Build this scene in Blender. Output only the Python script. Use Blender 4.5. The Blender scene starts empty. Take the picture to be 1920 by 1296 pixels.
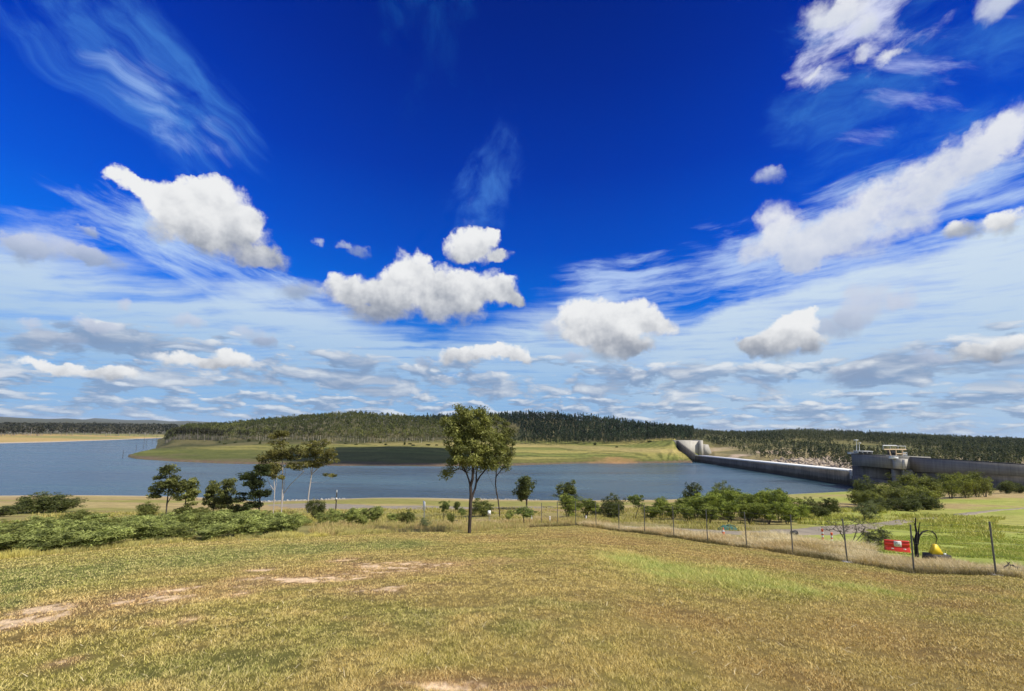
import bpy, math
import numpy as np
from mathutils import Matrix, Vector

R = math.radians
scene = bpy.context.scene
COL = scene.collection
RNG = np.random.default_rng(7)

# ------------------------------------------------------------------ camera
CAM_Z = 30.0                                   # the lake lies at z = 0
F_PX, CX, CY = 800.0, 960.0, 720.0               # the picture is cropped from the bottom: its axis lies below the middle
PITCH, ROLL = math.atan(85.0 / 800.0), R(1.0)
cam_data = bpy.data.cameras.new('camera')
cam = bpy.data.objects.new('camera', cam_data)
COL.objects.link(cam)
cam_data.sensor_width = 36.0
cam_data.lens = F_PX / 1920.0 * 36.0
cam_data.shift_y = (CY - 648.0) / 1920.0
cam_data.clip_start = 0.1
cam_data.clip_end = 60000.0
CAM_ROT = Matrix.Rotation(R(90) + PITCH, 4, 'X') @ Matrix.Rotation(ROLL, 4, 'Z')
cam.matrix_world = Matrix.Translation((0, 0, CAM_Z)) @ CAM_ROT
scene.camera = cam
CR = np.array(CAM_ROT.to_3x3())


def ray(px, py):
    d = CR @ np.array([(px - CX) / F_PX, -(py - CY) / F_PX, -1.0])
    return d / np.linalg.norm(d)


def at(px, py, Y):
    d = ray(px, py)
    k = Y / d[1]
    return np.array([d[0] * k, Y, CAM_Z + d[2] * k])


def water_hit(px, py):
    d = ray(px, py)
    k = -CAM_Z / d[2]
    return d * k + np.array([0, 0, CAM_Z])


def azel(px, py):
    d = ray(px, py)
    return math.atan2(d[0], d[1]), math.asin(d[2])


# ------------------------------------------------------------------ light
SUN_AZ, SUN_EL = R(117.0), R(51.0)
SUN_DIR = Vector((math.cos(SUN_EL) * math.sin(SUN_AZ), math.cos(SUN_EL) * math.cos(SUN_AZ), math.sin(SUN_EL)))
sun_data = bpy.data.lights.new('sun', 'SUN')
sun_data.energy = 5.0
sun_data.angle = R(0.5)
sun_data.color = (1.0, 0.95, 0.86)
sun = bpy.data.objects.new('sun', sun_data)
COL.objects.link(sun)
sun.rotation_mode = 'QUATERNION'
sun.rotation_quaternion = SUN_DIR.to_track_quat('Z', 'Y')
sun.location = SUN_DIR * 300

scene.view_settings.view_transform = 'Standard'
scene.view_settings.look = 'None'
scene.view_settings.exposure = 0.0
scene.view_settings.gamma = 1.0
scene.view_settings.use_curve_mapping = False
scene.render.engine = 'CYCLES'
cy = scene.cycles
cy.max_bounces = 6
cy.diffuse_bounces = 2
cy.glossy_bounces = 3
cy.transmission_bounces = 4
cy.transparent_max_bounces = 8

# ------------------------------------------------------------------ sky
world = bpy.data.worlds.new('World')
scene.world = world
world.use_nodes = True
WT = world.node_tree
WT.nodes.clear()


class Sk:
    """A socket of a node tree that can be added, multiplied and so on."""
    def __init__(s, nt, sock):
        s.nt, s.k = nt, sock

    def _m(s, op, o=None, o2=None, clamp=False):
        n = s.nt.nodes.new('ShaderNodeMath')
        n.operation = op
        n.use_clamp = clamp
        s.nt.links.new(s.k, n.inputs[0])
        for i, v in ((1, o), (2, o2)):
            if v is None:
                continue
            if isinstance(v, Sk):
                s.nt.links.new(v.k, n.inputs[i])
            else:
                n.inputs[i].default_value = float(v)
        return Sk(s.nt, n.outputs[0])

    def __add__(s, o): return s._m('ADD', o)
    def __sub__(s, o): return s._m('SUBTRACT', o)
    def __mul__(s, o): return s._m('MULTIPLY', o)
    def __truediv__(s, o): return s._m('DIVIDE', o)
    __radd__ = __add__
    __rmul__ = __mul__
    def rsub(s, o): return (s * -1.0) + o
    def clamp(s): return s._m('ADD', 0.0, clamp=True)
    def max(s, o): return s._m('MAXIMUM', o)
    def min(s, o): return s._m('MINIMUM', o)
    def pow(s, o): return s._m('POWER', o)

    def step(s, a, b, lo=0.0, hi=1.0):
        n = s.nt.nodes.new('ShaderNodeMapRange')
        n.interpolation_type = 'SMOOTHSTEP'
        s.nt.links.new(s.k, n.inputs[0])
        for i, v in ((1, a), (2, b), (3, lo), (4, hi)):
            if isinstance(v, Sk):
                s.nt.links.new(v.k, n.inputs[i])
            else:
                n.inputs[i].default_value = v
        return Sk(s.nt, n.outputs[0])


def vmath(nt, op, a, b=None, c=None):
    n = nt.nodes.new('ShaderNodeVectorMath')
    n.operation = op
    for i, v in enumerate((a, b, c)):
        if v is None:
            continue
        if isinstance(v, Sk):
            nt.links.new(v.k, n.inputs[i])
        else:
            n.inputs[i].default_value = v
    return Sk(nt, n.outputs['Value' if op in ('DOT_PRODUCT', 'LENGTH') else 'Vector'])


def combine(nt, x, y, z=0.0):
    n = nt.nodes.new('ShaderNodeCombineXYZ')
    for i, v in enumerate((x, y, z)):
        if isinstance(v, Sk):
            nt.links.new(v.k, n.inputs[i])
        else:
            n.inputs[i].default_value = v
    return Sk(nt, n.outputs[0])


def separate(nt, v):
    n = nt.nodes.new('ShaderNodeSeparateXYZ')
    nt.links.new(v.k, n.inputs[0])
    return [Sk(nt, n.outputs[i]) for i in range(3)]


def noise(nt, vec, scale, detail=4.0, rough=0.55, lac=2.0, dist=0.0, color=False):
    n = nt.nodes.new('ShaderNodeTexNoise')
    nt.links.new(vec.k, n.inputs['Vector'])
    n.inputs['Scale'].default_value = scale
    n.inputs['Detail'].default_value = detail
    n.inputs['Roughness'].default_value = rough
    n.inputs['Lacunarity'].default_value = lac
    n.inputs['Distortion'].default_value = dist
    return Sk(nt, n.outputs['Color' if color else 'Fac'])


def mix(nt, fac, a, b):
    n = nt.nodes.new('ShaderNodeMix')
    n.data_type = 'RGBA'
    n.clamp_factor = True
    for s_, v in ((n.inputs[0], fac), (n.inputs[6], a), (n.inputs[7], b)):
        if isinstance(v, Sk):
            nt.links.new(v.k, s_)
        elif isinstance(v, (int, float)):
            s_.default_value = v
        else:
            s_.default_value = (v[0], v[1], v[2], 1.0)
    return Sk(nt, n.outputs[2])


def ramp(nt, fac, stops, interp='LINEAR'):
    n = nt.nodes.new('ShaderNodeValToRGB')
    nt.links.new(fac.k, n.inputs[0])
    cr = n.color_ramp
    cr.interpolation = interp
    while len(cr.elements) < len(stops):
        cr.elements.new(0.5)
    for e, (p, c) in zip(cr.elements, stops):
        e.position = p
        e.color = (c[0], c[1], c[2], 1.0)
    return Sk(nt, n.outputs[0])


def fcurve(nt, val, pts):
    n = nt.nodes.new('ShaderNodeFloatCurve')
    nt.links.new(val.k, n.inputs['Value'])
    c = n.mapping.curves[0]
    while len(c.points) < len(pts):
        c.points.new(0.5, 0.5)
    for p, (x, y) in zip(c.points, pts):
        p.location = (x, y)
        p.handle_type = 'AUTO'
    n.mapping.update()
    return Sk(nt, n.outputs[0])


def lin(*c):
    return tuple((v / 255 / 12.92) if v / 255 <= 0.04045 else ((v / 255 + 0.055) / 1.055) ** 2.4 for v in c)


def build_sky():
    nt = WT
    STR = 0.1
    K = 1.0 / STR
    tc = nt.nodes.new('ShaderNodeTexCoord')
    d = Sk(nt, tc.outputs['Generated'])
    x, y, z = separate(nt, d)
    az = x._m('ARCTAN2', y)
    el = z._m('ARCSINE')
    sky = nt.nodes.new('ShaderNodeTexSky')
    sky.sky_type = 'NISHITA'
    sky.sun_disc = False
    sky.sun_elevation = SUN_EL
    sky.sun_rotation = SUN_AZ
    sky.altitude = 200
    sky.air_density = 1.0
    sky.dust_density = 0.6
    sky.ozone_density = 3.0
    nish = Sk(nt, sky.outputs[0])
    # deep polarised blue overhead, paler towards the horizon (el in radians / 0.9)
    g = ramp(nt, el * (1 / 0.9), [
        (0.0, lin(112, 164, 218)), (0.10, lin(84, 154, 224)), (0.20, lin(40, 130, 224)), (0.31, lin(4, 104, 220)),
        (0.45, lin(2, 76, 198)), (0.62, lin(1, 52, 172)), (0.80, lin(1, 37, 148)), (1.0, lin(1, 24, 122))])
    azb = (az._m('ABSOLUTE')).step(0.15, 0.95, 1.0, 1.28)
    g = vmath(nt, 'MULTIPLY', g, combine(nt, azb, azb, azb))
    base = mix(nt, 0.9, vmath(nt, 'MULTIPLY', nish, (0.02, 0.45, 0.95)), vmath(nt, 'MULTIPLY', g, (K, K, K)))

    # noises
    W = vmath(nt, 'SUBTRACT', noise(nt, d, 4.5, 3.0, 0.55, color=True), (0.5, 0.5, 0.5))
    Wf = vmath(nt, 'SUBTRACT', noise(nt, d, 17.0, 5.0, 0.62, color=True), (0.5, 0.5, 0.5))
    P = combine(nt, az, el, 0.0)
    Pw = vmath(nt, 'MULTIPLY_ADD', W, (0.085, 0.055, 0.0), P)
    Pw = vmath(nt, 'MULTIPLY_ADD', Wf, (0.075, 0.060, 0.0), Pw)
    fb = noise(nt, d, 12.0, 8.0, 0.64)
    fb2 = noise(nt, vmath(nt, 'ADD', d, (0.014, 0.0, 0.018)), 12.0, 3.5, 0.58)
    # cloud plane: real layers recede towards the horizon
    zz = z.max(0.0) + 0.045
    q = combine(nt, x / zz, y / zz, 0.0)

    def lay(dens, color, under):
        return mix(nt, dens, under, color)

    def rot(px, py, px2, py2):
        """coordinates along and across the line between two directions"""
        a0, a1 = np.array(azel(px, py)), np.array(azel(px2, py2))
        u = (a1 - a0)
        L = float(np.linalg.norm(u))
        u = u / L
        s = vmath(nt, 'DOT_PRODUCT', P, (u[0], u[1], 0.0)) + float(-(a0 @ u))
        v = np.array([-u[1], u[0]])
        t = vmath(nt, 'DOT_PRODUCT', P, (v[0], v[1], 0.0)) + float(-(a0 @ v))
        return s, t, L

    col = base
    # ---- cirrus streaks
    def cirrus(p0, p1, width, along, across, gain, lo, hi, seed, tint=(0.30, 0.52, 0.92), warp=0.25, skew=0.0):
        nonlocal col
        s, t, L = rot(*p0, *p1)
        env = ((t * (1 / width)).pow(2.0).rsub(1.0)).clamp() * (s.step(-0.12, 0.10)) * (s.step(L + 0.12, L - 0.10))
        v = combine(nt, s * along, (t + s * skew) * across, seed)
        v = vmath(nt, 'MULTIPLY_ADD', W, (warp * 4, warp * 5, 0), v)
        n = noise(nt, v, 1.0, 6.0, 0.62)
        m = (n + env * 0.34 + -0.34).step(lo, hi) * env.step(0.0, 0.55) * gain
        col = lay(m, tuple(c * K for c in tint), col)

    cirrus((60, -60), (480, 320), 0.14, 4.0, 16.0, 0.72, 0.30, 0.76, 3.1, tint=(0.08, 0.30, 0.76), warp=0.45)
    cirrus((170, 90), (470, 310), 0.07, 4.5, 16.0, 0.90, 0.34, 0.66, 4.4, tint=(0.32, 0.50, 0.88), warp=0.45)
    cirrus((660, -20), (930, 120), 0.20, 7.0, 9.0, 0.42, 0.40, 0.85, 7.7, tint=(0.02, 0.20, 0.58), warp=0.4)
    cirrus((840, 470), (960, 270), 0.10, 8.0, 10.0, 0.60, 0.32, 0.80, 5.2, tint=(0.10, 0.33, 0.80), warp=0.5)
    cirrus((860, 450), (885, 370), 0.04, 8.0, 11.0, 0.70, 0.36, 0.80, 6.2, tint=(0.34, 0.46, 0.84), warp=0.5)
    cirrus((1440, 240), (2060, 40), 0.26, 5.0, 16.0, 0.62, 0.34, 0.82, 8.3, tint=(0.07, 0.30, 0.72), warp=0.4)
    cirrus((1540, 175), (2020, 70), 0.15, 6.0, 26.0, 0.80, 0.44, 0.74, 1.3, tint=(0.42, 0.50, 0.86), skew=0.25)
    cirrus((1060, 590), (1960, 330), 0.15, 5.0, 30.0, 0.90, 0.30, 0.62, 9.3, tint=(0.46, 0.61, 0.90), skew=0.1)
    cirrus((130, 350), (640, 620), 0.09, 6.0, 24.0, 0.90, 0.34, 0.66, 2.3, tint=(0.50, 0.67, 0.92), skew=-0.1)
    cirrus((1470, 130), (1780, -50), 0.09, 9.0, 20.0, 0.95, 0.36, 0.66, 12.3, tint=(0.66, 0.70, 0.90), warp=0.4)
    cirrus((-60, 400), (220, 450), 0.06, 6.0, 22.0, 0.85, 0.36, 0.70, 2.9, tint=(0.53, 0.65, 0.88))

    # ---- the thin sheet that fills the lower sky, and most of the sky behind the viewer
    tops = [(-700, 300), (-200, 385), (0, 425), (130, 455), (260, 500), (380, 520), (480, 515), (600, 545), (720, 600), (860, 618),
            (960, 590), (1080, 570), (1180, 585), (1270, 612), (1360, 572), (1450, 545), (1640, 490), (1800, 447), (1920, 398), (2200, 250), (2600, 100)]
    xs, ys = [], []
    for px, py in tops:
        a, e = azel(px, py)
        xs.append((a + 1.1) / 2.2)
        ys.append(e / 0.8)
    top = fcurve(nt, (az + 1.1) * (1 / 2.2), list(zip(xs, ys))) * 0.8
    top = top + az._m('ABSOLUTE').step(1.15, 1.9, 0.0, 0.75)  # unseen cloud cover added behind the viewer to whiten the fill light
    soft = az.step(0.22, 0.45, 0.075, 0.016)
    strk = noise(nt, vmath(nt, 'MULTIPLY_ADD', W, (0.9, 0.9, 0), vmath(nt, 'MULTIPLY', q, (0.9, 3.0, 1.0))), 1.0, 7.0, 0.6)
    s2, t2, L2 = rot(1280, 612, 1920, 398)
    ripple = noise(nt, vmath(nt, 'MULTIPLY_ADD', W, (0.5, 0.9, 0), combine(nt, s2 * 7.0, (t2 + s2 * 0.25) * 55.0, 2.0)), 1.0, 5.0, 0.6)
    wob = separate(nt, Wf)[1]
    edge = (top - el + (strk + -0.5) * soft * 2.0 + wob * 0.03) / soft
    sheet = edge.step(-0.35, 1.0)
    right = az.step(0.1, 0.4)
    body = mix(nt, right, combine(nt, strk, strk, strk), combine(nt, ripple, ripple, ripple))
    body = separate(nt, body)[0]
    dens = sheet * (body.step(0.27, 0.56) * (right * -0.12 + 0.46) + (right * 0.13 + 0.52))
    shcol = mix(nt, el.step(0.04, 0.34), mix(nt, right, tuple(c * K for c in lin(146, 186, 226)), tuple(c * K for c in lin(172, 200, 228))), tuple(c * K for c in lin(206, 223, 240)))
    col = lay(dens, shcol, col)

    # ---- cumulus: soft heaps with a flat grey base
    def cumulus(blobs, pw, amp, lo, hi, lit, shade, under, kv=1.0, vlo=0.0, vhi=0.85, opac=1.0, kl=0.9, ragged=0.25):
        acc = None
        for (px, py, rx, ry, ytop, ybase) in blobs:
            a, e = azel(px, py)
            ax = abs(azel(px + rx, py)[0] - azel(px - rx, py)[0]) / 2
            ey = abs(azel(px, py + ry)[1] - azel(px, py - ry)[1]) / 2
            eb, et = azel(px, ybase)[1], azel(px, ytop)[1]
            va, vb = 1.0 / (et - eb), -eb / (et - eb)
            u = vmath(nt, 'MULTIPLY_ADD', pw, (1 / ax, 1 / ey, 0.0), (-a / ax, -e / ey, 0.0))
            w = vmath(nt, 'DOT_PRODUCT', u, u)
            w = w._m('MULTIPLY_ADD', -1.0, 1.0, clamp=True)
            w = combine(nt, w, w, w)              # explicit: keeps the evaluation order, and so the stack, short
            if acc is None:
                acc = vmath(nt, 'MULTIPLY', w, (1.0, va, vb))
            else:
                acc = vmath(nt, 'MULTIPLY_ADD', w, (1.0, va, vb), acc)
        f, fa, fbb = separate(nt, acc)
        v = (el * fa + fbb) / f.max(0.02)
        dn = (f.min(1.3) * 0.8 + (fb + -0.5) * amp).step(lo, v.clamp() * -ragged + (hi + ragged)) * f.step(0.0, 0.08) * opac
        dn = dn * v.step(-0.25, 0.35, 1.0 - ragged * 0.6, 1.0)
        # lumps lit from the upper right
        lump = (fb - fb2) * kl
        sh = (v * kv + lump + (f.min(1.3) * -0.06)).step(vlo, vhi)
        c = mix(nt, sh, tuple(k * K for k in shade), tuple(k * K for k in lit))
        return lay(dn, c, under)

    def cl(ytop, ybase, *bl):
        return [(b[0], b[1], b[2], b[3], ytop, ybase) for b in bl]

    # many small low heaps towards the horizon, smaller and more crowded with distance
    def heaps(seed, S, asp, thr, strength, e0, e1, e2, e3, wide=0.10):
        nonlocal col
        va = vmath(nt, 'MULTIPLY_ADD', W, (1.2, 0.9, 0), combine(nt, az * S, el * (S * asp), seed))
        n1 = noise(nt, va, 1.0, 5.0, 0.58)
        n2 = noise(nt, vmath(nt, 'ADD', va, (0.10, 0.30, 0.0)), 1.0, 3.0, 0.5)
        w_ = el.step(e3, e2) * el.step(e0, e1)
        m = (n1 + (w_ + -1.0) * 0.25).step(thr, thr + wide) * strength * w_.step(0.0, 0.25)
        lit = (n1 - n2) * 3.4 + 0.26
        lowc = mix(nt, lit.step(0.0, 1.0), tuple(k * K for k in lin(130, 155, 190)), tuple(k * K for k in lin(230, 234, 238)))
        col = lay(m, lowc, col)

    heaps(4.0, 14.0, 3.6, 0.425, 0.80, -0.06, 0.03, 0.05, 0.12)
    heaps(21.0, 8.5, 3.2, 0.50, 0.80, 0.04, 0.10, 0.13, 0.25, 0.09)
    heaps(11.0, 6.0, 2.8, 0.435, 0.88, 0.03, 0.085, 0.10, 0.22, 0.09)

    grey = lin(138, 156, 186)
    lilac = lin(202, 210, 228)
    soft_blobs = (
        cl(440, 500, (100, 468, 115, 34), (40, 470, 70, 38), (180, 484, 60, 22)) +
        cl(590, 650, (140, 610, 46, 19), (178, 622, 46, 16), (40, 612, 34, 17), (80, 642, 105, 24)) +
        cl(588, 640, (325, 606, 56, 20)) + cl(610, 655, (470, 634, 68, 23), (505, 652, 44, 14)) +
        cl(560, 610, (220, 578, 32, 16)) +
        cl(500, 560, (560, 540, 60, 30)) + cl(600, 660, (1030, 620, 38, 27)) +
        cl(650, 690, (790, 682, 30, 14), (1075, 668, 34, 16)) +
        cl(540, 680, (1640, 576, 70, 42), (1580, 612, 70, 30), (1712, 562, 44, 28)) + cl(630, 700, (1770, 668, 80, 18), (1600, 700, 90, 16)) +
        cl(318, 352, (1434, 332, 32, 20)) + cl(445, 482, (676, 466, 26, 16), (586, 446, 26, 11), (648, 456, 18, 9)) + cl(420, 442, (165, 434, 26, 14)) +
        cl(10, 80, (1880, 15, 60, 44)))
    col = cumulus(soft_blobs, Pw, 1.5, 0.16, 0.95, lilac, grey, col, vlo=-0.15, vhi=0.95, opac=0.9, kl=0.7)

    white = (0.86, 0.87, 0.88)
    basec = lin(134, 143, 160)
    hard = (
        cl(325, 520, (228, 346, 54, 28), (300, 374, 64, 40), (362, 388, 68, 50), (415, 400, 66, 66), (452, 440, 56, 60), (486, 474, 36, 30),
           (340, 428, 80, 38), (410, 462, 70, 32)) +
        cl(465, 622, (640, 540, 50, 34), (700, 545, 66, 42), (764, 502, 48, 46), (770, 548, 88, 58), (835, 542, 82, 52), (850, 582, 76, 32),
           (905, 534, 76, 40), (950, 548, 44, 34), (974, 564, 24, 18), (700, 586, 66, 26)) +
        cl(420, 530, (868, 460, 42, 36), (900, 474, 50, 26), (936, 481, 30, 14), (918, 446, 28, 19)) +
        cl(550, 690, (1085, 602, 58, 48), (1130, 594, 58, 46), (1190, 588, 60, 40), (1240, 604, 42, 26), (1130, 625, 80, 34), (1150, 656, 78, 26), (1196, 645, 50, 26)) +
        cl(642, 700, (860, 672, 46, 17), (912, 668, 52, 21), (952, 668, 48, 25), (978, 682, 30, 14)) +
        cl(585, 680, (1460, 646, 80, 34), (1532, 640, 34, 28), (1500, 614, 58, 32), (1408, 652, 38, 25)) +
        cl(615, 690, (1885, 642, 66, 28), (1830, 656, 58, 19)) +
        cl(650, 712, (350, 682, 100, 20), (430, 680, 78, 23)) + cl(672, 730, (110, 694, 100, 16), (215, 706, 64, 14)) +
        cl(395, 450, (1890, 415, 64, 38), (1800, 424, 50, 24)))
    col = cumulus(hard, Pw, 1.7, 0.10, 0.44, white, basec, col, kv=1.0, vlo=-0.12, vhi=0.80, ragged=0.62, kl=1.2)

    band = (cl(350, 540, (1456, 408, 44, 54), (1482, 452, 58, 46), (1520, 474, 70, 44), (1500, 496, 46, 22), (1420, 470, 50, 26)) +
            cl(290, 540, (1560, 440, 84, 52), (1620, 405, 92, 58), (1610, 468, 80, 34)) +
            cl(210, 500, (1690, 368, 92, 62), (1745, 330, 88, 60), (1700, 420, 68, 34)) +
            cl(170, 420, (1805, 296, 82, 54), (1860, 270, 74, 52), (1910, 240, 66, 50)) +
            cl(-40, 90, (1560, 18, 68, 32), (1606, 12, 80, 34), (1634, 48, 50, 32)) +
            cl(95, 140, (1612, 112, 40, 18), (1664, 116, 40, 15)) + cl(140, 175, (1516, 154, 24, 14)))
    col = cumulus(band, Pw, 1.9, 0.06, 1.0, (0.80, 0.82, 0.87), lin(172, 186, 214), col, kv=0.9, vlo=-0.2, vhi=0.7, opac=0.96, kl=0.8)

    bg = nt.nodes.new('ShaderNodeBackground')
    bg.inputs['Strength'].default_value = STR
    nt.links.new(col.k, bg.inputs['Color'])
    out = nt.nodes.new('ShaderNodeOutputWorld')
    nt.links.new(bg.outputs[0], out.inputs['Surface'])


build_sky()

# ------------------------------------------------------------------ helpers
def tag(o, label=None, cat=None, group=None, kind=None):
    if label: o['label'] = label
    if cat: o['category'] = cat
    if group: o['group'] = group
    if kind: o['kind'] = kind
    return o


def empty(name, loc, rz=0.0, label=None, cat=None, group=None):
    o = bpy.data.objects.new(name, None)
    COL.objects.link(o)
    o.location = tuple(float(v) for v in loc)
    o.rotation_euler = (0, 0, rz)
    return tag(o, label, cat, group)


def mesh_np(name, v, faces, mat, col=None, smooth=False):
    """faces: list of integer arrays (n,3) or (n,4)"""
    me = bpy.data.meshes.new(name)
    v = np.asarray(v, dtype=np.float32)
    faces = [np.asarray(f, dtype=np.int32) for f in faces if len(f)]
    loops = np.concatenate([f.ravel() for f in faces])
    sizes = np.concatenate([np.full(len(f), f.shape[1], dtype=np.int32) for f in faces])
    starts = np.concatenate([[0], np.cumsum(sizes)[:-1]]).astype(np.int32)
    me.vertices.add(len(v))
    me.vertices.foreach_set('co', v.ravel())
    me.loops.add(len(loops))
    me.loops.foreach_set('vertex_index', loops)
    me.polygons.add(len(sizes))
    me.polygons.foreach_set('loop_start', starts)
    if smooth:
        me.polygons.foreach_set('use_smooth', np.ones(len(sizes), dtype=bool))
    me.update(calc_edges=True)
    if col is not None:
        a = me.attributes.new('col', 'FLOAT_COLOR', 'POINT')
        c = np.ones((len(v), 4), dtype=np.float32)
        c[:, :3] = col
        a.data.foreach_set('color', c.ravel())
    if mat is not None:
        me.materials.append(mat)
    return me


def link(name, me, parent=None, loc=None):
    o = bpy.data.objects.new(name, me)
    COL.objects.link(o)
    if parent is not None:
        o.parent = parent
    if loc is not None:
        o.location = tuple(float(k) for k in loc)
    return o


def copy_tree(root, loc, rz, sc, label=None, group=None):
    r = root.copy()
    COL.objects.link(r)
    r.location = tuple(float(k) for k in loc)
    r.rotation_euler = (0, 0, rz)
    r.scale = sc
    if label: r['label'] = label
    if group: r['group'] = group
    for ch in list(root.children):
        c = ch.copy()
        COL.objects.link(c)
        c.parent = r
        for g in list(ch.children):
            k = g.copy()
            COL.objects.link(k)
            k.parent = c
    return r


class MB:
    """collects simple solids into one mesh"""
    def __init__(s):
        s.v, s.q, s.t = [], [], []
        s.n = 0

    def add(s, v, q=(), t=()):
        v = np.asarray(v, float)
        s.v.append(v)
        if len(q): s.q.append(np.asarray(q) + s.n)
        if len(t): s.t.append(np.asarray(t) + s.n)
        s.n += len(v)
        return s

    def hexa(s, b, t):
        """b, t: 4 bottom and 4 top corners, counter-clockwise seen from above"""
        return s.add(np.vstack([b, t]), [[3, 2, 1, 0], [4, 5, 6, 7], [0, 1, 5, 4], [1, 2, 6, 5], [2, 3, 7, 6], [3, 0, 4, 7]])

    def box(s, x0, x1, y0, y1, z0, z1, taper=0.0):
        p = taper
        return s.hexa([(x0, y0, z0), (x1, y0, z0), (x1, y1, z0), (x0, y1, z0)],
                      [(x0 + p, y0 + p, z1), (x1 - p, y0 + p, z1), (x1 - p, y1 - p, z1), (x0 + p, y1 - p, z1)])

    def tube(s, pts, rad, k=6, cap=True):
        v, q = tube(np.asarray(pts, float), np.broadcast_to(rad, (len(pts),)), k)
        s.add(v, q)
        if cap:
            n = len(pts)
            for ring, rev in ((0, True), (n - 1, False)):
                c = np.asarray(pts[ring], float)
                idx = [ring * k + i for i in range(k)]
                vv = np.vstack([v[idx], c])
                tt = [[(i + 1) % k, i, k] if rev else [i, (i + 1) % k, k] for i in range(k)]
                s.add(vv, t=tt)
        return s

    def lathe(s, prof, k=14, c=(0, 0, 0)):
        ang = np.arange(k) * 2 * np.pi / k
        v = []
        for r_, z_ in prof:
            v += [(c[0] + r_ * math.cos(a), c[1] + r_ * math.sin(a), c[2] + z_) for a in ang]
        q = []
        for i in range(len(prof) - 1):
            for j in range(k):
                q.append([i * k + j, i * k + (j + 1) % k, (i + 1) * k + (j + 1) % k, (i + 1) * k + j])
        return s.add(v, q)

    def build(s, name, mat, parent=None, smooth=False, col=None, loc=None):
        v = np.vstack(s.v)
        f = []
        if s.q: f.append(np.vstack(s.q))
        if s.t: f.append(np.vstack(s.t))
        me = mesh_np(name, v, f, mat, smooth=smooth, col=None if col is None else np.tile(col, (len(v), 1)))
        return link(name, me, parent, loc)


def tube(pts, rad, k=5):
    n = len(pts)
    tang = np.gradient(pts, axis=0)
    tang /= np.linalg.norm(tang, axis=1)[:, None] + 1e-9
    ref = np.array([1.0, 0, 0]) if abs(tang[:, 0]).mean() < 0.8 else np.array([0, 1.0, 0])
    a = np.cross(tang, ref)
    a /= np.linalg.norm(a, axis=1)[:, None] + 1e-9
    b = np.cross(tang, a)
    ang = np.arange(k) * 2 * np.pi / k
    v = pts[:, None, :] + rad[:, None, None] * (a[:, None, :] * np.cos(ang)[None, :, None] + b[:, None, :] * np.sin(ang)[None, :, None])
    i, j = np.meshgrid(np.arange(n - 1), np.arange(k), indexing='ij')
    q = np.stack([i * k + j, i * k + (j + 1) % k, (i + 1) * k + (j + 1) % k, (i + 1) * k + j], -1).reshape(-1, 4)
    return v.reshape(-1, 3), q


def _hash(ix, iy, seed):
    h = (ix.astype(np.int64) * 374761393 + iy.astype(np.int64) * 668265263 + seed * 1442695041) & 0x7fffffff
    h = ((h ^ (h >> 13)) * 1274126177) & 0x7fffffff
    return ((h ^ (h >> 16)) & 0xffff) / 65535.0


def vnoise(x, y, seed=0):
    ix, iy = np.floor(x), np.floor(y)
    fx, fy = x - ix, y - iy
    fx, fy = fx * fx * (3 - 2 * fx), fy * fy * (3 - 2 * fy)
    a, b = _hash(ix, iy, seed), _hash(ix + 1, iy, seed)
    c, d = _hash(ix, iy + 1, seed), _hash(ix + 1, iy + 1, seed)
    return (a * (1 - fx) + b * fx) * (1 - fy) + (c * (1 - fx) + d * fx) * fy


def fbm(x, y, oct=4, seed=0, gain=0.5):
    s, a, t = 0.0, 1.0, 0.0
    for o in range(oct):
        s = s + a * vnoise(x * 2 ** o + 17.3 * o, y * 2 ** o - 9.1 * o, seed + o)
        t += a
        a *= gain
    return s / t


def sstep(a, b, x):
    t = np.clip((x - a) / (b - a), 0, 1)
    return t * t * (3 - 2 * t)


# ------------------------------------------------------------------ materials
def new_mat(name):
    m = bpy.data.materials.new(name)
    m.use_nodes = True
    nt = m.node_tree
    for n in list(nt.nodes):
        nt.nodes.remove(n)
    out = nt.nodes.new('ShaderNodeOutputMaterial')
    return m, nt, out


def attr_col(nt):
    a = nt.nodes.new('ShaderNodeAttribute')
    a.attribute_name = 'col'
    return Sk(nt, a.outputs['Color'])


def principled(nt, out, color, rough=0.8, spec=0.3, metal=0.0, normal=None):
    p = nt.nodes.new('ShaderNodeBsdfPrincipled')
    if isinstance(color, Sk):
        nt.links.new(color.k, p.inputs['Base Color'])
    else:
        p.inputs['Base Color'].default_value = (*color, 1)
    if isinstance(rough, Sk):
        nt.links.new(rough.k, p.inputs['Roughness'])
    else:
        p.inputs['Roughness'].default_value = rough
    p.inputs['Specular IOR Level'].default_value = spec
    p.inputs['Metallic'].default_value = metal
    if normal is not None:
        nt.links.new(normal.k, p.inputs['Normal'])
    nt.links.new(p.outputs[0], out.inputs['Surface'])
    return p


def bump(nt, h, strength=0.5, dist=0.05):
    b = nt.nodes.new('ShaderNodeBump')
    b.inputs['Strength'].default_value = strength
    b.inputs['Distance'].default_value = dist
    nt.links.new(h.k, b.inputs['Height'])
    return Sk(nt, b.outputs[0])


def wpos(nt):
    g = nt.nodes.new('ShaderNodeNewGeometry')
    return Sk(nt, g.outputs['Position'])


def ground_mat():
    m, nt, out = new_mat('ground')
    c = attr_col(nt)
    p = wpos(nt)
    n1 = noise(nt, p, 0.35, 6.0, 0.65)
    n2 = noise(nt, p, 7.0, 5.0, 0.7)
    k = n1.step(0.25, 0.75, 0.78, 1.22) * n2.step(0.2, 0.8, 0.70, 1.30)
    col = vmath(nt, 'MULTIPLY', c, combine(nt, k, k, k))
    h = noise(nt, p, 3.0, 8.0, 0.75)
    principled(nt, out, col, 0.95, 0.1, normal=bump(nt, h, 0.7, 0.12))
    return m


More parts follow.
